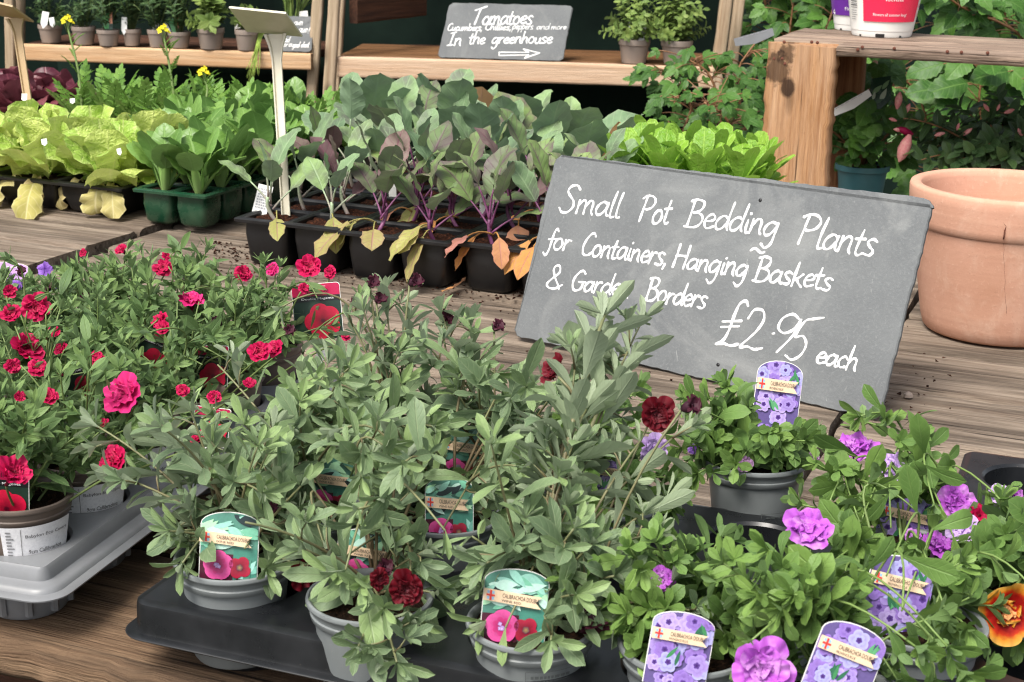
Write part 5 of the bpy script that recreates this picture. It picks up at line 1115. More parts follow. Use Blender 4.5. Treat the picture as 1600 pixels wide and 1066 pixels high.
# ------------------------------------------------------------------ cell trays on the far half of the table
def cell_pack(label, o, ex, nx, ny, cell, h, mat, soil, group=None, gap=.006, sq=.78):
    ex = nz(ex); ey = np.cross(EZ, ex); t = thing('cell_tray', label, 'cell tray', o + ex * nx * cell / 2 + ey * ny * cell / 2, group); mb = MB()
    pt = lambda x, y, z: o + ex * x + ey * y + EZ * z
    m = 20
    def sqr(cx, cy, hw, rad): return [(cx + x, cy + y) for x, y in rrect(hw * 2, hw * 2, rad, 4)]
    for i in range(nx):
        for j in range(ny):
            cx, cy = (i + .5) * cell, (j + .5) * cell; V = []
            for hw, rad, z in ((cell / 2, .0005, h), (cell / 2 - .004, .008, h + .0012), (cell / 2 - .007, .01, h - .002), (cell / 2 * .92 - .002, .012, h - .03), (cell / 2 * sq, .014, .006), (cell / 2 * sq - .006, .012, 0)): V += [pt(x, y, z) for x, y in sqr(cx, cy, hw, rad)]
            mb.add(V, [(r_ * m + k, r_ * m + (k + 1) % m, (r_ + 1) * m + (k + 1) % m, (r_ + 1) * m + k) for r_ in range(5) for k in range(m)] + [tuple(5 * m + k for k in range(m))])
    ring0 = rrect(nx * cell, ny * cell, .002, 4); V = []; c = (nx * cell / 2, ny * cell / 2)
    for off, z in ((0, h), (.005, h + .0005), (.007, h - .001), (.0065, h - .006), (.004, h - .006)): V += [pt(c[0] + x, c[1] + y, z) for x, y in rrect(nx * cell + 2 * off, ny * cell + 2 * off, .006, 4)]
    mb.add(V, [(r_ * m + k, r_ * m + (k + 1) % m, (r_ + 1) * m + (k + 1) % m, (r_ + 1) * m + k) for r_ in range(4) for k in range(m)])
    mb.build('tray', M[mat], t, sharp=45)
    sb = MB(); R_ = random.Random(nx * 7 + ny)
    for i in range(nx):
        for j in range(ny):
            n = 9; cx, cy = (i + .5) * cell, (j + .5) * cell; hw = cell / 2 - .0085
            V = [pt(cx + hw * (2 * a / (n - 1) - 1), cy + hw * (2 * b_ / (n - 1) - 1), h - .012 + R_.uniform(0, .008)) for a in range(n) for b_ in range(n)]
            sb.add(V, [(a * n + b_, (a + 1) * n + b_, (a + 1) * n + b_ + 1, a * n + b_ + 1) for a in range(n - 1) for b_ in range(n - 1)], np.asarray(V))
    sb.build('soil', M[soil], t)
    return lambda i, j: pt((i + .5) * cell, (j + .5) * cell, h - .008)
def kale(label, c, seed, lf, st, n, L, Wd, hgt, group, spread=.8, toward=None, old=0, cat='seedling', tooth=.03, name='kale_seedling'):
    R_ = random.Random(seed); t = thing(name, label, cat, c, group); fm, sm = MB(), MB()
    lean = V3(R_.uniform(-.02, .02), R_.uniform(-.02, .02), 0); top = c + EZ * hgt * R_.uniform(.28, .4) + lean
    tube(sm, bez(c - EZ * .005, (c + top) / 2 + lean, top, 8), np.linspace(.0038, .003, 8), 7)
    mats = [M[x] for x in (lf if isinstance(lf, list) else [lf])]
    for i in range(n):
        q = i * 2.4 + R_.uniform(-.5, .5); u = i / max(1, n - 1); e = radians(28 + 46 * u + R_.uniform(-10, 10)); rad = V3(cos(q), sin(q), 0)
        b0 = c + (top - c) * (.45 + .55 * u); d = rad * cos(e) * spread + EZ * sin(e); d = nz(d); pl_ = hgt * R_.uniform(.3, .5)
        p1 = b0 + d * pl_ + EZ * pl_ * .15; tube(sm, bez(b0, b0 + d * pl_ * .5 + EZ * pl_ * .1 - rad * .003, p1, 6), np.linspace(.0022, .0014, 6), 5)
        d2 = nz(d + EZ * R_.uniform(-.2, .35)); nn = nz(EZ * .8 - rad * .6 + V3(R_.uniform(-.35, .35), R_.uniform(-.5, .1), 0)); k = R_.uniform(.75, 1.15) * (1 - .25 * (u > .85))
        leaf(fm, p1, d2, nn, L * k, Wd * k, 'kale', R_.uniform(.1, .9), R_.uniform(.05, .35), R_.random(), 11, 3, .05, .05, tooth, R_.uniform(-.3, .3), mat=R_.randrange(len(mats)) if R_.random() < .4 else 0)
    fm.build('foliage', mats, t); sm.build('stem', M[st], t)
    if old:
        om = MB()
        for i in range(old):
            q = -pi / 2 + TY + R_.uniform(-.9, .9); rad = V3(cos(q), sin(q), 0); b0 = c + EZ * hgt * .12; p1 = b0 + rad * R_.uniform(.03, .055) + EZ * R_.uniform(-.005, .012)
            tube(om, bez(b0, (b0 + p1) / 2 + EZ * .014, p1, 6), .0014, 5); leaf(om, p1, nz(rad * .7 - EZ * R_.uniform(.2, .8)), nz(EZ + rad * .3), L * R_.uniform(.5, .95), Wd * R_.uniform(.5, .9), 'kale', .4, .3, R_.random(), 8, 3, .06, .15, .08, R_.uniform(-.5, .5))
        om.build('withered_leaf', M['lf_old' if R_.random() < .5 else 'lf_yel'], t)
K0 = T(372, 341, .085); k0u, k0v = uv(K0); print('kale tray', k0u, k0v)
CELL = .1; RK = random.Random(11)
CN = ['left', 'middle', 'right']; PN = ['front left', 'front right', 'second row left', 'second row right', 'back left', 'back right']
for ti in range(3):
    f0 = W(k0u + ti * .214, k0v - .012 * (ti == 1) + (.0 if ti else 0), 0.) + EZ * .001
    cf = cell_pack(f'black six-cell tray of purple-veined kale, {CN[ti]} of the three at the front' if ti else 'black six-cell tray with the cream stake, left of the three kale trays', f0, E1, 2, 3, CELL, .085, 'blackplastic', 'soilred', 'black kale trays in the front row')
    for j in range(3):
        for i in range(2):
            c = cf(i, j) + V3(RK.uniform(-.01, .01), RK.uniform(-.01, .01), 0)
            if ti == 0: kale(f'grey-green kale seedling with pale stem, {PN[j * 2 + i]} cell of the left kale tray', c, 100 + j * 7 + i, ['lf_kale2', 'lf_kale', 'lf_kale3'], 'st_kale2', 5, .08, .046, .11 + .02 * j, 'kale seedlings in the front trays', .75, old=1 if j == 0 else 0)
            else: kale(f'purple-stemmed kale seedling, {PN[j * 2 + i]} cell of the {CN[ti]} kale tray', c, 200 + ti * 31 + j * 7 + i, ['lf_kale', 'lf_kale', 'lf_kale2', 'lf_kale3'] if j < 2 else ['lf_kale2', 'lf_kale'], 'st_kale', 6, .096, .055, .125 + .012 * j, 'kale seedlings in the front trays', .8, old=3 if j == 0 else 1)
# tall grey-green kale behind
for ti in range(3):
    f0 = W(k0u - .03 + ti * .198, k0v + .325, 0.001); cf = cell_pack('black six-cell tray of tall kale in the back row, ' + ['behind the cream stake', 'middle of the three', 'next to the bright salad'][ti], f0, E1, 2, 3, CELL, .085, 'blackplastic', 'soilred', 'black kale trays in the back row')
    for j in range(3):
        for i in range(2):
            c = cf(i, j) + V3(RK.uniform(-.01, .01), RK.uniform(-.01, .01), 0)
            hh = (.165, .16, .14, .09)[ti] * (.72 if ti == 2 and i == 1 else 1)
            pass
            kale('tall grey-green kale in the crowded trays behind the purple-veined rows', c, 400 + ti * 31 + j * 7 + i, ['lf_kale2', 'lf_kale2', 'lf_kale', 'lf_kale2', 'lf_kale3'] if (ti + j) % 3 else ['lf_kale2', 'lf_kale', 'lf_old'], 'st_kale2', 4, .112, .074, hh * RK.uniform(.85, 1.1), 'tall kale crowded at the back of the table', .75, tooth=.05)
# pale green salad behind the slate
L0 = T(905, 300, .06)
l0u, l0v = uv(L0); print('lamb', l0u, l0v)
cf = cell_pack('black cell tray of bright green salad between the kale and the crate', W(k0u + .575, k0v + .3, .001), E1, 4, 3, .07, .06, 'blackplastic', 'soilred')
for j in range(3):
    for i in range(4):
        c = cf(i, j); R_ = random.Random(i * 5 + j); t = thing('salad_seedling', 'bright lime green salad seedling packed in the tray behind the big slate', 'seedling', c, 'bright salad seedlings behind the slate'); fm = MB()
        for k in range(34):
            q = k * 2.4; u = k / 33; e = radians(30 + 52 * u + R_.uniform(-10, 10)); rad = V3(cos(q), sin(q), 0); leaf(fm, c + rad * .008 + V3(0, 0, .11 * u + .01), rad * cos(e) + EZ * sin(e), nz(EZ * cos(e) - rad * sin(e)), .075 * R_.uniform(.8, 1.2), .032 * R_.uniform(.8, 1.2), 'petal', R_.uniform(.2, .9), .2, R_.random(), 8, 2, .03, .2, 0, R_.uniform(-.3, .3))
        fm.build('foliage', M['lf_lamb'], t)
# pak choi in green packs
G_ = T(213, 292, .085); gu, gv = uv(G_); print('pak', gu, gv)
for pi_, (du, dv) in enumerate(((0, 0), (.0, .235), (-.175, .26), (.0, .43), (-.26, .46), (-.2, .43 + .2))):
    if pi_ in (2, 4, 5): pass
    cf = cell_pack('dark green pack of pak choi, ' + ['front pack standing on bare planks', 'pack directly behind the front one', 'pack to the left behind the lettuces', 'third pack back', 'rear pack far left', 'rearmost pack'][pi_], W(gu + du, gv + dv, .014), E1, 2, 3 if pi_ == 0 else 2, .078, .068, 'greenpack', 'soil', 'green packs of pak choi')
    for j in range(3 if pi_ == 0 else 2):
        for i in range(2):
            c = cf(i, j); R_ = random.Random(pi_ * 50 + j * 5 + i); t = thing('pak_choi', 'glossy green pak choi seedling with thick pale stalks in a green pack', 'seedling', c, 'pak choi seedlings in green packs'); fm, sm = MB(), MB()
            for k in range(9):
                q = k * 2.4 + R_.uniform(-.3, .3); u = k / 8; e = radians(40 + 44 * u + R_.uniform(-9, 9)); rad = V3(cos(q), sin(q), 0); sl_ = R_.uniform(.035, .06)
                b0 = c + rad * .007; p1 = b0 + nz(rad * cos(e) * .8 + EZ * sin(e)) * sl_; d = nz(rad * cos(e) + EZ * sin(e))
                leaf(sm, b0, nz(p1 - b0), nz(EZ * .2 - rad), sl_ * 1.15, .017, 'strap', -.1, .5, .5, 5, 2)
                leaf(fm, p1, d, nz(EZ * cos(e) - rad * sin(e)), .08 * R_.uniform(.8, 1.2), .064 * R_.uniform(.8, 1.15), 'broad', R_.uniform(.2, 1.0), .12, R_.random(), 9, 3, .02, .22, 0, R_.uniform(-.25, .25))
            fm.build('foliage', M['lf_pak'], t); sm.build('stalks', M['st_pak'], t)
# lettuces
Q0 = T(-20, 300, .07)
def lettuce(label, c, seed, lf, n, L, dry=0, name='lettuce', group=None):
    R_ = random.Random(seed); t = thing(name, label, 'lettuce', c, group); fm = MB()
    for k in range(n):
        q = k * 2.4 + R_.uniform(-.3, .3); u = k / n; e = radians(14 + 62 * u + R_.uniform(-8, 8)); rad = V3(cos(q), sin(q), 0)
        leaf(fm, c + rad * .02 * (1 - u) + EZ * .02 * u, rad * cos(e) + EZ * sin(e), nz(EZ * cos(e) - rad * sin(e)), L * (1 - .25 * u) * R_.uniform(.85, 1.15), L * .78 * (1 - .2 * u), 'fan', R_.uniform(-.5, .5), .05, R_.random(), 10, 4, .09, .35, .03, R_.uniform(-.3, .3))
    fm.build('foliage', M[lf], t)
    if dry:
        dm = MB()
        for k in range(dry):
            q = TY - pi / 2 + (k - (dry - 1) / 2) * .6 + R_.uniform(-.4, .4); rad = V3(cos(q), sin(q), 0); p = c + rad * .055 + EZ * .008
            leaf(dm, p, nz(rad - EZ * .1), EZ, .12 * R_.uniform(.6, 1.15), .065 * R_.uniform(.6, 1.2), R_.choice(('fan', 'broad', 'petal')), R_.uniform(.9, 2.2), .35, R_.random(), 12, 5, .16, .45, .06, R_.uniform(-1., 1.))
        dm.build('withered_leaf', M['lf_dry'], t)
q1 = T(188, 306, .06); qu, qv = uv(q1); print('lettuce', qu, qv)
cf = cell_pack('black tray of yellow-green lettuces at the left edge', W(qu - .48, qv, .013), E1, 3, 2, .16, .062, 'blackplastic', 'soil')
for j in range(2):
    for i in range(3): lettuce('yellow-green lettuce, ' + ['left', 'middle', 'right'][i] + (' at the front of its tray, papery withered leaves over the rim' if j == 0 else ' in the back row of its tray') + '', cf(i, j) - EZ * .0, 60 + i * 3 + j, 'lf_let', 17, .135, 3 if j == 0 else 0, group='lettuces in the left tray')
# red lettuce and feathery mustard at the back left
R0 = T(20, 200, .03); ru, rv = uv(R0); print('red', ru, rv)
cf = cell_pack('black tray of dark red lettuce in the far left corner', W(ru - .3, min(3.2, rv), .013), E1, 3, 2, .12, .055, 'blackplastic', 'soil')
for j in range(2):
    for i in range(3): lettuce('dark red lettuce in the far left tray', cf(i, j), 90 + i * 3 + j, 'lf_red', 16, .12, group='dark red lettuces in the far left tray')
def feather(fm, c, d, L, R_):
    """a cut mustard leaf: a rib with narrow lobes"""
    d = nz(d); a, b_ = frame(d); pts = bez(c, c + d * L * .5 + EZ * L * .12, c + d * L - EZ * L * .05, 8); tube(fm, pts, .0012, 4, (0, .5, .6))
    q = R_.uniform(0, 6.3); sd_ = nz(np.cross(d, EZ + V3(.01, 0, 0)))
    for i in range(7):
        u = .25 + .75 * i / 6; p, tg = along(pts, min(.99, u))
        for s_ in (1, -1): leaf(fm, p, nz(tg * .8 + sd_ * s_ * (1.1 - .5 * u)), nz(np.cross(sd_, tg)) * (1), L * .24 * (1.1 - .55 * u), L * .085, 'lance', R_.uniform(-.2, .4), .1, R_.random(), 5, 1)
    leaf(fm, pts[-1], nz(pts[-1] - pts[-2]), nz(np.cross(sd_, d)), L * .2, L * .08, 'lance', .2, .1, .6, 5, 1)
Z0 = T(150, 215, .05); zu, zv = uv(Z0); print('miz', zu, zv)
zv = min(zv, 3.12)
for ti in range(3):
    cf = cell_pack('black tray of feathery mustard greens, ' + ['left', 'middle', 'right'][ti] + ' of three at the back', W(zu - .12 + ti * .29, zv, .001), E1, 3, 2, .09, .06, 'blackplastic', 'soil', 'trays of feathery mustard')
    for j in range(2):
        for i in range(3):
            c = cf(i, j); R_ = random.Random(ti * 70 + i * 3 + j); t = thing('mustard_seedling', 'feathery cut-leaved mustard seedling at the back of the table', 'seedling', c, 'feathery mustard seedlings'); fm = MB()
            for k in range(13):
                q = k * 2.4; e = radians(30 + 50 * k / 13 + R_.uniform(-8, 8)); feather(fm, c, V3(cos(q) * cos(e), sin(q) * cos(e), sin(e)), R_.uniform(.11, .16), R_)
            fm.build('foliage', M['lf_miz'], t)
for n_, (pts_, lab) in enumerate([([(128, 165), (122, 110), (110, 60), (105, 40)], 'tall flowering mustard stalk, leftmost of three with yellow flowers'), ([(273, 165), (266, 110), (258, 68), (255, 55)], 'tall flowering mustard stalk, middle of three with yellow flowers'), ([(322, 165), (324, 140), (320, 127), (318, 121)], 'shorter flowering mustard stalk, right of three with yellow flowers')]):
    D = dep(W(zu + .1 + n_ * .2, zv + .05, .1)); ps = [P(x, y, D) for x, y in pts_]; ps = [np.array([ps[0][0], ps[0][1], .06])] + ps; R_ = random.Random(n_)
    t = thing('flowering_mustard', lab, 'plant', ps[0], 'flowering mustard stalks'); sm, fm, ym = MB(), MB(), MB()
    cur = np.array(crom(ps, 5)); tube(sm, cur, np.linspace(.004, .002, len(cur)), 6, (0, 0, .5))
    for k in range(9):
        p, tg = along(cur, .3 + .5 * k / 9); q = R_.uniform(0, 6.3); feather(fm, p, nz(V3(cos(q), sin(q) * .5, .9)), R_.uniform(.03, .07) * (1 - .4 * k / 9), R_)
    for k in range(9):
        q = k * 2.4; c = cur[-1] + V3(cos(q), sin(q), 0) * .0105 * sqrt((k + 1) / 9) * 1.2 + EZ * (.022 - .026 * k / 14); tube(sm, [cur[-1] - EZ * .02, c], .0007, 4, (0, 1, .5))
        double_flower(ym, c, nz(V3(cos(q) * .6, sin(q) * .6 - .4, .7)), .0105, [(4, 1., .4, .03)], k)
    sm.build('stem', M['st_pur'], t); fm.build('foliage', M['lf_miz'], t); ym.build('flower_head', M['fl_yel'], t)
# ------------------------------------------------------------------ label stakes
def stake(label, foot_px, foot_z, top_px, plate, mat, seed, w_=.022):
    foot = T(*foot_px, foot_z); top = P(*top_px, dep(foot)); t = thing('label_stake', label, 'label stake', foot)
    ax = nz(top - foot); ex = nz(V3(1, -.12, 0) - ax * ax[0]); ey = np.cross(ax, ex); mb = MB(); V = []; N = 14
    Lh = np.linalg.norm(top - foot)
    for i in range(N + 1):
        u = i / N; wd = w_ / 2 * (.72 + .12 * u + (1.1 * max(0, (u - .85) / .15) ** 1.8)); th = .007
        for x, y in ((-wd, -th * .2), (-wd, -th), (-wd * .75, -th), (-wd * .62, -th * .3), (wd * .62, -th * .3), (wd * .75, -th), (wd, -th), (wd, -th * .2), (wd * .3, th * .4), (-wd * .3, th * .4)): V.append(foot + ax * Lh * u + ex * x + ey * (-y) * -1)
    k = 10; mb.add(V, [(i * k + j, i * k + (j + 1) % k, (i + 1) * k + (j + 1) % k, (i + 1) * k + j) for i in range(N) for j in range(k)] + [tuple(range(k))[::-1], tuple(N * k + j for j in range(k))])
    mb.build('stem', M[mat], t, sharp=40)
    c4 = [P(x, y, dep(top) + dd) for x, y, dd in plate]; n = nz(np.cross(c4[1] - c4[0], c4[3] - c4[0])); mb = MB()
    ctr = sum(c4) / 4
    sheet(mb, c4, .0035, n); sheet(mb, [ctr + (p - ctr) * .96 + n * .0012 for p in c4], .001, n)
    mb.build('plate', M[mat], t, smooth=False)
stake('cream plastic T-shaped label stake standing in the left kale tray', (448, 338), .078, (431, 54), [(358, 10, -.09), (447, 19, -.09), (473, 55, .01), (386, 47, .01)], 'cream', 1)
stake('tan plastic T-shaped label stake among the red lettuces at the left edge', (52, 205), .1, (25, 28), [(-40, -6, -.09), (20, 9, -.09), (53, 33, .01), (-14, 20, .01)], 'tan', 2, .024)
def slip(label, px, wpx, hpx, rot, z, rows=4, lean=.3, D=None, printed=True, mat='whiteplastic'):
    foot = T(px[0], px[1] + hpx / 2, z) if D is None else P(px[0], px[1] + hpx / 2, D); Dp = dep(foot); c = P(px[0], px[1], Dp + .01); s = Dp / FPX; w_, h_ = wpx * s, hpx * s
    n = nz(V3(-.1, -1, lean)); up = nz(EZ - n * n[2]); ex = np.cross(up, n); ex, up = ex * cos(rot) + up * sin(rot), up * cos(rot) - ex * sin(rot)
    t = thing('plant_label', label, 'plant label', foot); mb = MB(); q = lambda x, y, l=0: c + ex * x * w_ + up * y * h_ + n * l
    sheet(mb, [q(-.5, -.5), q(0, -.9), q(.5, -.5), q(.5, .5), q(-.5, .5)], .001, n); mb.build('slip', M[mat], t, smooth=False)
    if printed:
        mb = MB(); R_ = random.Random(int(px[0]))
        for i in range(rows):
            y = .38 - .7 * i / rows; x = -.38
            while x < .3:
                l = R_.uniform(.05, .16); mb.add([q(x, y, .0005), q(x + l, y, .0005), q(x + l, y - .05, .0005), q(x, y - .05, .0005)], [(0, 1, 2, 3)][:1], (.35, .35, .38)); x += l + .05
        mb.build('small_print', M['print'], t, smooth=False)
slip('white printed label with small grey lines, tilted in the left kale tray', (410, 313), 24, 48, -.2, .08, 8)
for i, (px, wd, hh, rot, z, lab) in enumerate([((760, 315), 22, 42, .05, .08, 'white label among purple stems beside the big slate'), ((613, 295), 12, 40, .1, .08, 'narrow white label between purple kale stems'), ((69, 221), 9, 8, .2, .17, 'small white label poking from the lettuces'), ((38, 151), 9, 9, 0, .18, 'small white label above the red lettuce'), ((113, 157), 8, 6, .1, .18, 'tiny white label in the feathery mustard'), ((186, 236), 7, 8, .3, .15, 'small white label between lettuces and pak choi')]): slip(lab, px, wd, hh, rot, z, printed=False)
# ------------------------------------------------------------------ potted herbs on the back shelves
def herb(label, px, wpx, hpx, zs, lf, hgt, wid, n, L, seed, kind='bush', Dd=0., lean=0., group='potted herbs on the left shelf', mat='taupe'):
    R_ = random.Random(seed); base = T(px[0], px[1], zs); s = dep(base) / FPX; r, h = wpx * s / 2, hpx * s / cos(.2)
    t = thing('potted_herb', label, 'potted herb', base, group); up = nz(V3(lean, 0, 1)); mb = MB()
    lathe(mb, base, [(r * .3, 0), (r * .74, 0), (r * .76, .003), (r * .92, h * .74), (r * .98, h * .76), (r, h - .002), (r * .985, h), (r * .95, h - .001), (r * .9, h * .8)], 30, up); mb.build('pot', M[mat], t, sharp=40)
    mb = MB(); disc(mb, base + up * h * .88, r * .93, 20, 3, up, .004); mb.build('soil', M['soil'], t)
    fm, sm = MB(), MB(); top = base + up * h * .88
    ns = max(6, n // 14)
    for k in range(ns):
        q = k * 2.4 + R_.uniform(-.3, .3); e = radians(R_.uniform(8 if kind == 'leaf' else 30, 88)); rr = wid * R_.uniform(.5, 1.)
        tip = top + V3(cos(q) * cos(e) * rr, sin(q) * cos(e) * rr, hgt * R_.uniform(.55, 1.) * max(.15 if kind == 'leaf' else .4, sin(e))); cur = bez(top + V3(cos(q), sin(q), 0) * r * .3, (top + tip) / 2 + EZ * .02, tip, 7)
        tube(sm, cur, .0012, 4, (0, 0, .5))
        for j in range(14):
            p, tg = along(cur, .15 + .84 * j / 13); a, b_ = frame(tg); qq = j * 2.4; rad = a * cos(qq) + b_ * sin(qq); d = nz(tg * .5 + rad)
            if kind == 'fine': leaf(fm, p, d, tg, L * R_.uniform(.7, 1.2), L * .2, 'lance', .2, .1, R_.random(), 3, 1)
            elif kind == 'grass': leaf(fm, p, nz(tg + rad * .3), rad, L * R_.uniform(.7, 1.3), L * .06, 'strap', .5, .1, R_.random(), 5, 1)
            else: leaf(fm, p, d, nz(tg * .9 - rad * .2 + V3(0, -.3, 0)), L * R_.uniform(.7, 1.2), L * .5, 'broad', .5, .15, R_.random(), 4, 1)
    fm.build('foliage', M[lf], t); sm.build('stems', M['st_mag'], t); return base, h
zL = .125
HB = [(80, 66, 38, 27, 'lf_herb', .16, .09, 260, .022, 'leaf', 'potted herb with small round leaves, first pot at the left end of the left shelf'), (132, 69, 38, 27, 'lf_herb', .14, .1, 360, .028, 'fine', 'trailing thyme-like herb in the second pot of the left shelf'), (170, 71, 36, 24, 'lf_herb', .2, .1, 420, .036, 'fine', 'feathery herb with a green and orange tag in its pot'), (207, 71, 30, 25, 'lf_herb', .22, .1, 420, .036, 'fine', 'fine needled herb beside the green and orange tag'), (247, 73, 32, 26, 'lf_herb', .2, .1, 420, .036, 'fine', 'feathery herb with two white labels leaning in its pot'), (281, 74, 36, 24, 'lf_herb', .22, .1, 420, .036, 'fine', 'upright dark herb with a green tag, left of the bright sage'), (330, 76, 44, 32, 'lf_sage', .13, .09, 180, .042, 'leaf', 'bright yellow-green sage spreading over its taupe pot'), (386, 78, 37, 31, 'lf_sage', .12, .06, 110, .034, 'leaf', 'pale green herb with a white label right of the bright sage')]
for i, (x, y, wd, hh, lf, hg, wi, n, L, kd, lab) in enumerate(HB): herb(lab, (x, y), wd, hh, zL + .002, lf, hg, wi, n, L, 300 + i, kd)
herb('tall grassy herb behind the cream label and the small slate', (455, 77), 30, 24, zL + .002, 'lf_sage', .22, .1, 90, .09, 330, 'grass')
zM = .146
herb('bushy oregano-like herb with two white labels, left of two on the middle shelf', (990, 98), 50, 36, zM, 'lf_sage', .2, .12, 640, .024, 320, 'leaf', group='potted herbs on the middle shelf')
herb('bushy oregano-like herb with one white label, right of two on the middle shelf', (1056, 100), 50, 36, zM, 'lf_sage', .22, .13, 680, .024, 321, 'leaf', group='potted herbs on the middle shelf')
Ds = dep(T(200, 72, zL)) - .05; Dm = dep(T(1000, 98, zM)) - .06
for px, wd, hh, rot, D, lab, m in [((70, 28), 11, 19, -.15, Ds, 'white label in the leftmost herb pot on the shelf', 'whiteplastic'), ((81, 33), 8, 11, .2, Ds, 'short white label beside the tall one in the leftmost herb pot', 'whiteplastic'), ((194, 37), 9, 20, .0, Ds, 'white label in the fine needled herb', 'whiteplastic'), ((246, 38), 12, 20, -.2, Ds, 'wider of two white labels in the feathery herb', 'whiteplastic'), ((259, 42), 7, 17, .6, Ds, 'narrow slanted white label in the feathery herb', 'whiteplastic'), ((371, 40), 10, 13, .1, Ds, 'white label half under the cream plate', 'whiteplastic'), ((474, 22), 14, 9, .1, Ds, 'white card resting on the small slate', 'whiteplastic'), ((988, 47), 11, 31, .05, Dm, 'tall white label at the middle of the left bushy herb', 'whiteplastic'), ((1004, 51), 9, 24, -.1, Dm, 'second white label in the left bushy herb', 'whiteplastic'), ((1043, 57), 10, 13, -.05, Dm, 'white label in the right bushy herb', 'whiteplastic')]: slip(lab, px, wd, hh, rot, 0, 3, .2, D, False, m)
def green_tag(label, px, D):
    c = P(px[0], px[1], D); s = D / FPX; n = nz(V3(0, -1, .2)); up = nz(EZ - n * n[2]); ex = np.cross(up, n); t = thing('plant_tag', label, 'plant tag', c); mb = MB()
    q = lambda x, y, l=0: c + ex * x * s + up * y * s + n * l
    sheet(mb, [q(-3, -14), q(9, -14), q(9, 13), q(-4, 10), q(-10, 3), q(-7, -4)], .001, n); mb.build('tag_body', M['greenpack'], t, smooth=False)
    mb = MB(); mb.add([q(3.5, -5, .0006), q(8.5, -5, .0006), q(8.5, 12.5, .0006), q(3.5, 12, .0006)], [(0, 1, 2, 3)], C3(232, 150, 110)); mb.add([q(-3, -13, .0006), q(3.4, -13, .0006), q(3.4, 11, .0006), q(-4, 9, .0006), q(-9, 3, .0006), q(-6, -4, .0006)], [(0, 1, 2, 3, 4, 5)], C3(64, 140, 72)); mb.build('printed_picture', M['print'], t, smooth=False)
green_tag('green and orange tag in the third herb pot on the left shelf', (167, 32), Ds); green_tag('smaller green and orange tag beside the bright sage', (273, 39), Ds)
# dry grass hanging over the left shelf edge
def dry_grass():
    c = P(408, 52, Ds - .02); t = thing('dry_grass', 'yellowed grass roots hanging over the left shelf edge beside the cream stake', 'dry grass', c); mb = MB(); R_ = random.Random(8)
    for k in range(16):
        e = P(398 + R_.uniform(-14, 8), 118 + R_.uniform(-18, 14), Ds - .09); tube(mb, bez(c + V3(R_.uniform(-.01, .01), 0, 0), P(402 + R_.uniform(-4, 6), 72, Ds - .07), e, 8), np.linspace(.0022, .0008, 8), 4, (0, 0, .4))
    mb.build('blades', M['lf_let'], t)
dry_grass()
# ------------------------------------------------------------------ climbers behind the crate
def lobed(fm, p, d, nn, L, R_, lobes=3, tooth=.12, wd=.62):
    d = nz(d); s = nz(np.cross(d, nn)); tn = R_.random()
    leaf(fm, p, d, nn, L, L * wd, 'ovate', R_.uniform(.2, .7), .15, tn, 15 if lobes < 3 else 11, 2, .03, .05, tooth * (.45 if lobes < 3 else 1))
    if lobes >= 3:
        for k in (1, -1): leaf(fm, p, nz(d * .7 + s * k), nn, L * .72, L * wd * .7, 'ovate', R_.uniform(.2, .7), .15, tn, 11, 2, .03, .05, tooth)
def climber(name, label, cat, foot, pts, nleaf, L, lf, seed, lobes=3, group=None, wd=.62, r=.006, side=.12, st='st_wood'):
    """woody shoots given as paths, hung with lobed leaves that face the light"""
    R_ = random.Random(seed); t = thing(name, label, cat, foot, group); fm, sm = MB(), MB()
    for path in pts:
        cur = np.array(crom(path, 5)); tube(sm, cur, np.linspace(r, r * .4, len(cur)), 6, (0, 0, .5))
        for k in range(nleaf):
            p, tg = along(cur, R_.uniform(.05, .99)); q = R_.uniform(0, 6.3); out = nz(V3(cos(q), sin(q) * .7 - .25, R_.uniform(-.2, .6))); e = p + out * side * R_.uniform(.3, 1.)
            tube(sm, bez(p, (p + e) / 2 + EZ * .012, e, 5), .0014, 4, (0, 1, .5)); d = nz(out * V3(1, .6, .2) + EZ * R_.uniform(-.9, .1)); nn = nz(V3(R_.uniform(-.4, .4), -.75 + R_.uniform(-.3, .3), .7))
            lobed(fm, e, d, nn, L * R_.uniform(.65, 1.2), R_, lobes, .12, wd)
    fm.build('foliage', M[lf], t); sm.build('stems', M[st], t); return t
Yp3 = lambda pts, Y: [Yp(x, y, Y) for x, y in pts]
climber('climber', 'leafy climber with toothed leaves hanging at the top right corner', 'climbing plant', V3(2.0, 4.6, -.78), [Yp3([(1640, 330), (1600, 200), (1580, 80), (1560, -40)], 4.5), Yp3([(1700, 200), (1600, 60), (1500, 10), (1450, -40)], 4.4), Yp3([(1600, 260), (1540, 150), (1525, 60), (1520, -30)], 4.7)], 54, .085, 'lf_vine', 51, 3, wd=.5)
climber('climber', 'leafy climber with large leaves seen under the crate top behind the fuchsia', 'climbing plant', V3(1.6, 4.4, -.78), [Yp3([(1440, 420), (1450, 260), (1440, 160), (1400, 110)], 4.4), Yp3([(1560, 420), (1545, 260), (1530, 160), (1540, 100)], 4.3), Yp3([(1500, 400), (1480, 250), (1500, 170), (1590, 130)], 4.5), Yp3([(1620, 330), (1600, 230), (1610, 150), (1600, 100)], 4.3)], 38, .105, 'lf_vine', 52, 1, wd=.68, side=.15)
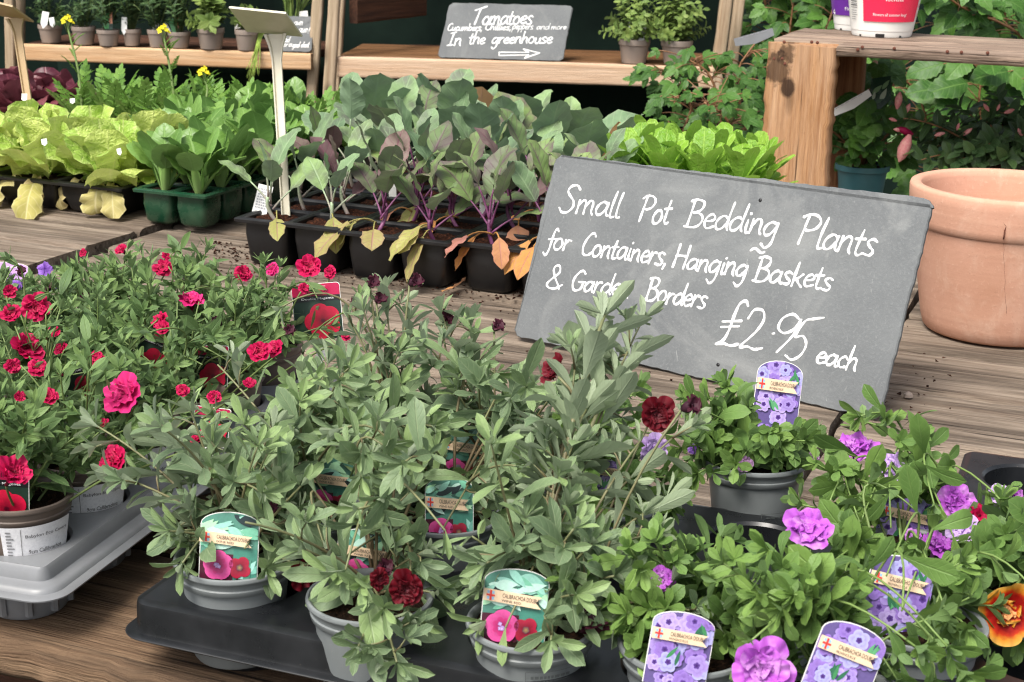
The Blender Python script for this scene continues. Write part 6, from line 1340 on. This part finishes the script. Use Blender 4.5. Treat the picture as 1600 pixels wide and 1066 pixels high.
climber('climber', 'small-leaved climber behind the pots on the crate, between the posts and the top right climber', 'climbing plant', V3(1.2, 5.2, -.78), [Yp3([(1230, 330), (1225, 160), (1235, 40), (1250, -60)], 4.9), Yp3([(1260, 330), (1265, 120), (1300, 20), (1310, -60)], 4.8), Yp3([(1200, 200), (1215, 90), (1195, 0), (1200, -60)], 5.), Yp3([(1300, 200), (1320, 60), (1290, -20), (1350, -50)], 4.9), Yp3([(1380, 200), (1420, 40), (1440, -50)], 5.)], 60, .06, 'lf_vine', 53, 3, wd=.55, side=.11)
climber('shrub', 'dark cut-leaved shrub trailing over the right end of the middle shelf', 'shrub', V3(.7, 4.3, -.78), [Yp3([(1110, 330), (1090, 200), (1060, 130), (1030, 108)], 4.25), Yp3([(1150, 330), (1130, 200), (1110, 120), (1070, 90)], 4.2), Yp3([(1180, 330), (1165, 200), (1150, 120), (1185, 60)], 4.3), Yp3([(1060, 330), (1065, 220), (1080, 165), (1050, 150)], 4.1), Yp3([(1160, 300), (1150, 220), (1130, 180), (1100, 160)], 4.0)], 44, .045, 'lf_vine', 54, 3, wd=.5, side=.1)
climber('shrub', 'dark leafy growth in the shade below the middle shelf at right', 'shrub', V3(.95, 4.5, -.78), [Yp3([(1000, 360), (1010, 280), (1040, 220)], 4.4), Yp3([(1100, 360), (1090, 280), (1110, 220)], 4.4)], 16, .06, 'lf_vine', 55, 3, wd=.5)
# teal pot with a lobed climber under the crate top
def teal():
    base = T(1343, 318, .0); base = V3(base[0], base[1], .0); D = dep(base); s = D / FPX; t = thing('potted_climber', 'ivy-like climber on a stick in a teal pot behind the crate post', 'potted plant', base); mb = MB(); r, h = 42 * s, 62 * s
    lathe(mb, base, [(r * .3, 0), (r * .76, 0), (r * .9, h * .85), (r, h * .87), (r, h), (r * .95, h), (r * .9, h * .8)], 36); mb.build('pot', M['tealpot'], t, sharp=40)
    mb = MB(); disc(mb, base + EZ * h * .9, r * .9, 20, 3); mb.build('soil', M['soil'], t); fm, sm = MB(), MB(); R_ = random.Random(4); top = base + EZ * h * .9
    cane = [top, P(1348, 215, D), P(1358, 150, D + .02), P(1368, 96, D + .04)]; tube(sm, np.array(crom(cane, 5)), .006, 7, (0, 0, .5))
    for k in range(75):
        q = R_.uniform(0, 6.3); hh = R_.random(); ce = top + EZ * (.01 + .05 * hh); c = ce + V3(cos(q) * .11 * R_.random(), sin(q) * .09 * R_.random(), R_.uniform(0, .1)); tube(sm, bez(top, (top + c) / 2 + EZ * .03, c, 5), .001, 4, (0, 1, .5))
        lobed(fm, c, nz(V3(cos(q), -.5 + .3 * sin(q), R_.uniform(-.9, .2))), nz(V3(R_.uniform(-.4, .4), -.8, .6)), R_.uniform(.028, .05), R_, 3, .05, .8)
    for k in range(46):
        p, tg = along(np.array(crom(cane, 5)), R_.uniform(.35, 1)); q = R_.uniform(0, 6.3); c = p + V3(cos(q), sin(q), R_.uniform(-.6, .4)) * .06 * R_.random(); lobed(fm, c, nz(V3(cos(q), -.4, R_.uniform(-.9, .1))), nz(V3(R_.uniform(-.4, .4), -.8, .6)), R_.uniform(.03, .055), R_, 3, .05, .8)
    fm.build('foliage', M['lf_vine'], t); sm.build('stems', M['st_wood'], t); return D
DT = teal()
slip('long white label strip slanting in the ivy-like climber under the crate top', (1330, 161), 66, 11, .55, 0, 1, .1, DT - .16, True)
slip('long greyed label strip slanting before the leaning posts', (1178, 58), 62, 12, .3, 0, 1, .1, 4.0, True, 'greytray')
def foil():
    c = P(1375, 140, DT - .05); t = thing('foil_tag', 'glossy green photo tag hanging under the crate top', 'plant tag', c); s = DT / FPX; n = nz(V3(-.3, -1, .3)); up = nz(EZ - n * n[2]); ex = np.cross(up, n); mb = MB()
    q = lambda x, y, l=0: c + ex * x * s + up * y * s + n * l
    sheet(mb, [q(-14, 16), q(14, 22), q(18, -14), q(2, -32), q(-16, -20)], .001, n); mb.build('tag_body', M['greenpack'], t, smooth=False)
    mb = MB()
    for i, (x, y, L, rt) in enumerate(((-4, 0, 20, .8), (6, -8, 22, 1.2), (0, -18, 16, .5), (8, 8, 18, 1.0), (-8, -10, 14, 1.4))): mb.add([q(a, b_, .0006 + i * .0002) for a, b_ in leaf2(x, y, L, L * .35, rt)], [tuple(range(16))], [C3(120, 160, 110), C3(180, 196, 170), C3(60, 100, 66)][i % 3])
    mb.build('printed_picture', M['print'], t, smooth=False)
foil()
# fuchsia behind the terracotta pot
def fuchsia():
    base = T(1560, 345, 0); base[2] = 0; D = dep(base); t = thing('fuchsia', 'dark-leaved fuchsia with pale pink buds behind the terracotta pot', 'potted plant', base); mb = MB(); R_ = random.Random(14); r, h = .075, .11
    lathe(mb, base, [(r * .3, 0), (r * .76, 0), (r * .95, h * .85), (r, h), (r * .93, h), (r * .9, h * .8)], 36); mb.build('pot', M['taupe'], t, sharp=40)
    fm, sm = MB(), MB(); top = base + EZ * h * .9
    tips = [(1412, 185, -.1), (1440, 250, -.1), (1475, 200, 0), (1500, 170, .05), (1540, 190, -.05), (1580, 180, 0), (1600, 210, -.1), (1520, 240, -.12), (1490, 255, -.1), (1570, 250, -.12), (1610, 160, .05), (1455, 230, 0), (1560, 150, .08), (1640, 220, 0), (1545, 225, -.1), (1590, 240, -.1), (1430, 215, -.05)]
    for x, y, dd in tips:
        tip = P(x, y, D + dd); cur = bez(top, (top + tip) / 2 + EZ * .05, tip, 12); tube(sm, cur, np.linspace(.003, .0012, 12), 5, (0, 0, .5))
        for k in range(18):
            p, tg = along(cur, .3 + .69 * k / 17); a, b_ = frame(tg); q = k * 1.57 + .3; rad = a * cos(q) + b_ * sin(q); leaf(fm, p, nz(tg * .5 + rad), nz(tg + V3(0, -.5, .8)), .045 * R_.uniform(.6, 1.1), .022, 'ovate', .5, .2, R_.random(), 6, 2)
            if k % 3 == 0:
                for z in range(3):
                    q2 = R_.uniform(0, 6.3); c = p + V3(cos(q2), sin(q2), R_.uniform(-.4, .6)) * .035; leaf(fm, c, nz(V3(cos(q2), sin(q2), -.2)), nz(V3(0, -.4, 1)), .036 * R_.uniform(.6, 1.1), .019, 'ovate', .5, .2, R_.random(), 6, 2)
    fm.build('foliage', M['lf_fuch'], t); sm.build('stems', M['st_wood'], t)
    for x, y, L, mt, d in [(1404, 157, .036, 'fl_bud', V3(.1, 0, 1)), (1418, 170, .024, 'fl_bud', V3(.3, 0, .8)), (1414, 205, .036, 'fl_pink', V3(-.8, 0, .3)), (1413, 232, .06, 'fl_bud', V3(-.3, 0, -1)), (1404, 203, .022, 'fl_bud', V3(-1, 0, .1)), (1395, 187, .018, 'fl_bud', V3(-1, 0, .3)), (1541, 168, .02, 'fl_bud', V3(-.5, 0, .6)), (1577, 174, .022, 'fl_bud', V3(.8, 0, .3)), (1512, 206, .022, 'fl_bud', V3(.7, 0, .6)), (1497, 198, .016, 'fl_bud', V3(.2, 0, .8)), (1468, 210, .022, 'fl_bud', V3(-.8, 0, -.2)), (1560, 168, .015, 'fl_bud', V3(.3, 0, .8)), (1594, 207, .02, 'fl_bud', V3(.4, 0, -.6))]:
        mb = MB(); c = P(x, y, D - .1); bud(mb, c - nz(d) * L / 2, d, L, L * .22, 10); mb.build('bud', M[mt], t)
fuchsia()
# ------------------------------------------------------------------ small things on the planks
def fallen(label, px, L, mat, q):
    c = T(*px) + EZ * .003; t = thing('fallen_leaf', label, 'leaf', c); mb = MB(); leaf(mb, c, V3(cos(q), sin(q), .1), EZ, L, L * .4, 'ovate', -.9, .5, .6, 8, 3, .1, .3, .08, .8); mb.build('leaf_blade', M[mat], t)
fallen('small dry pink leaf lying on the bare planks', (690, 458), .05, 'lf_old', .3)
def petiole_leaf():
    c = T(612, 418) + EZ * .012; t = thing('fallen_leaf', 'withered pink kale leaf hanging from the tray down to the planks', 'leaf', c); mb = MB(); top = P(652, 352, dep(c) - .02); mid = P(630, 380, dep(c) - .02)
    leaf(mb, mid, nz(c - mid), V3(.2, -1, .2), .08, .034, 'ovate', .2, .5, .9, 9, 3, .1, .35, .06, .7); tube(mb, bez(mid, P(632, 356, dep(c)), P(655, 345, dep(c) + .05), 8), .0018, 5, (0, .1, .9)); mb.build('leaf_blade', M['lf_old'], t)
petiole_leaf()
def pebble():
    c = T(1419, 620); t = thing('stone', 'small pale stone chip on the planks beside the slate', 'stone', c); mb = MB(); disc(mb, c, .006, 8, 2); lathe(mb, c, [(.007, 0), (.006, .004), (.002, .007), (.0002, .0072)], 7); mb.build('chip', M['taupe'], t, smooth=False)
pebble()
print('objects', len(bpy.data.objects), 'polys', sum(len(m.polygons) for m in bpy.data.meshes))
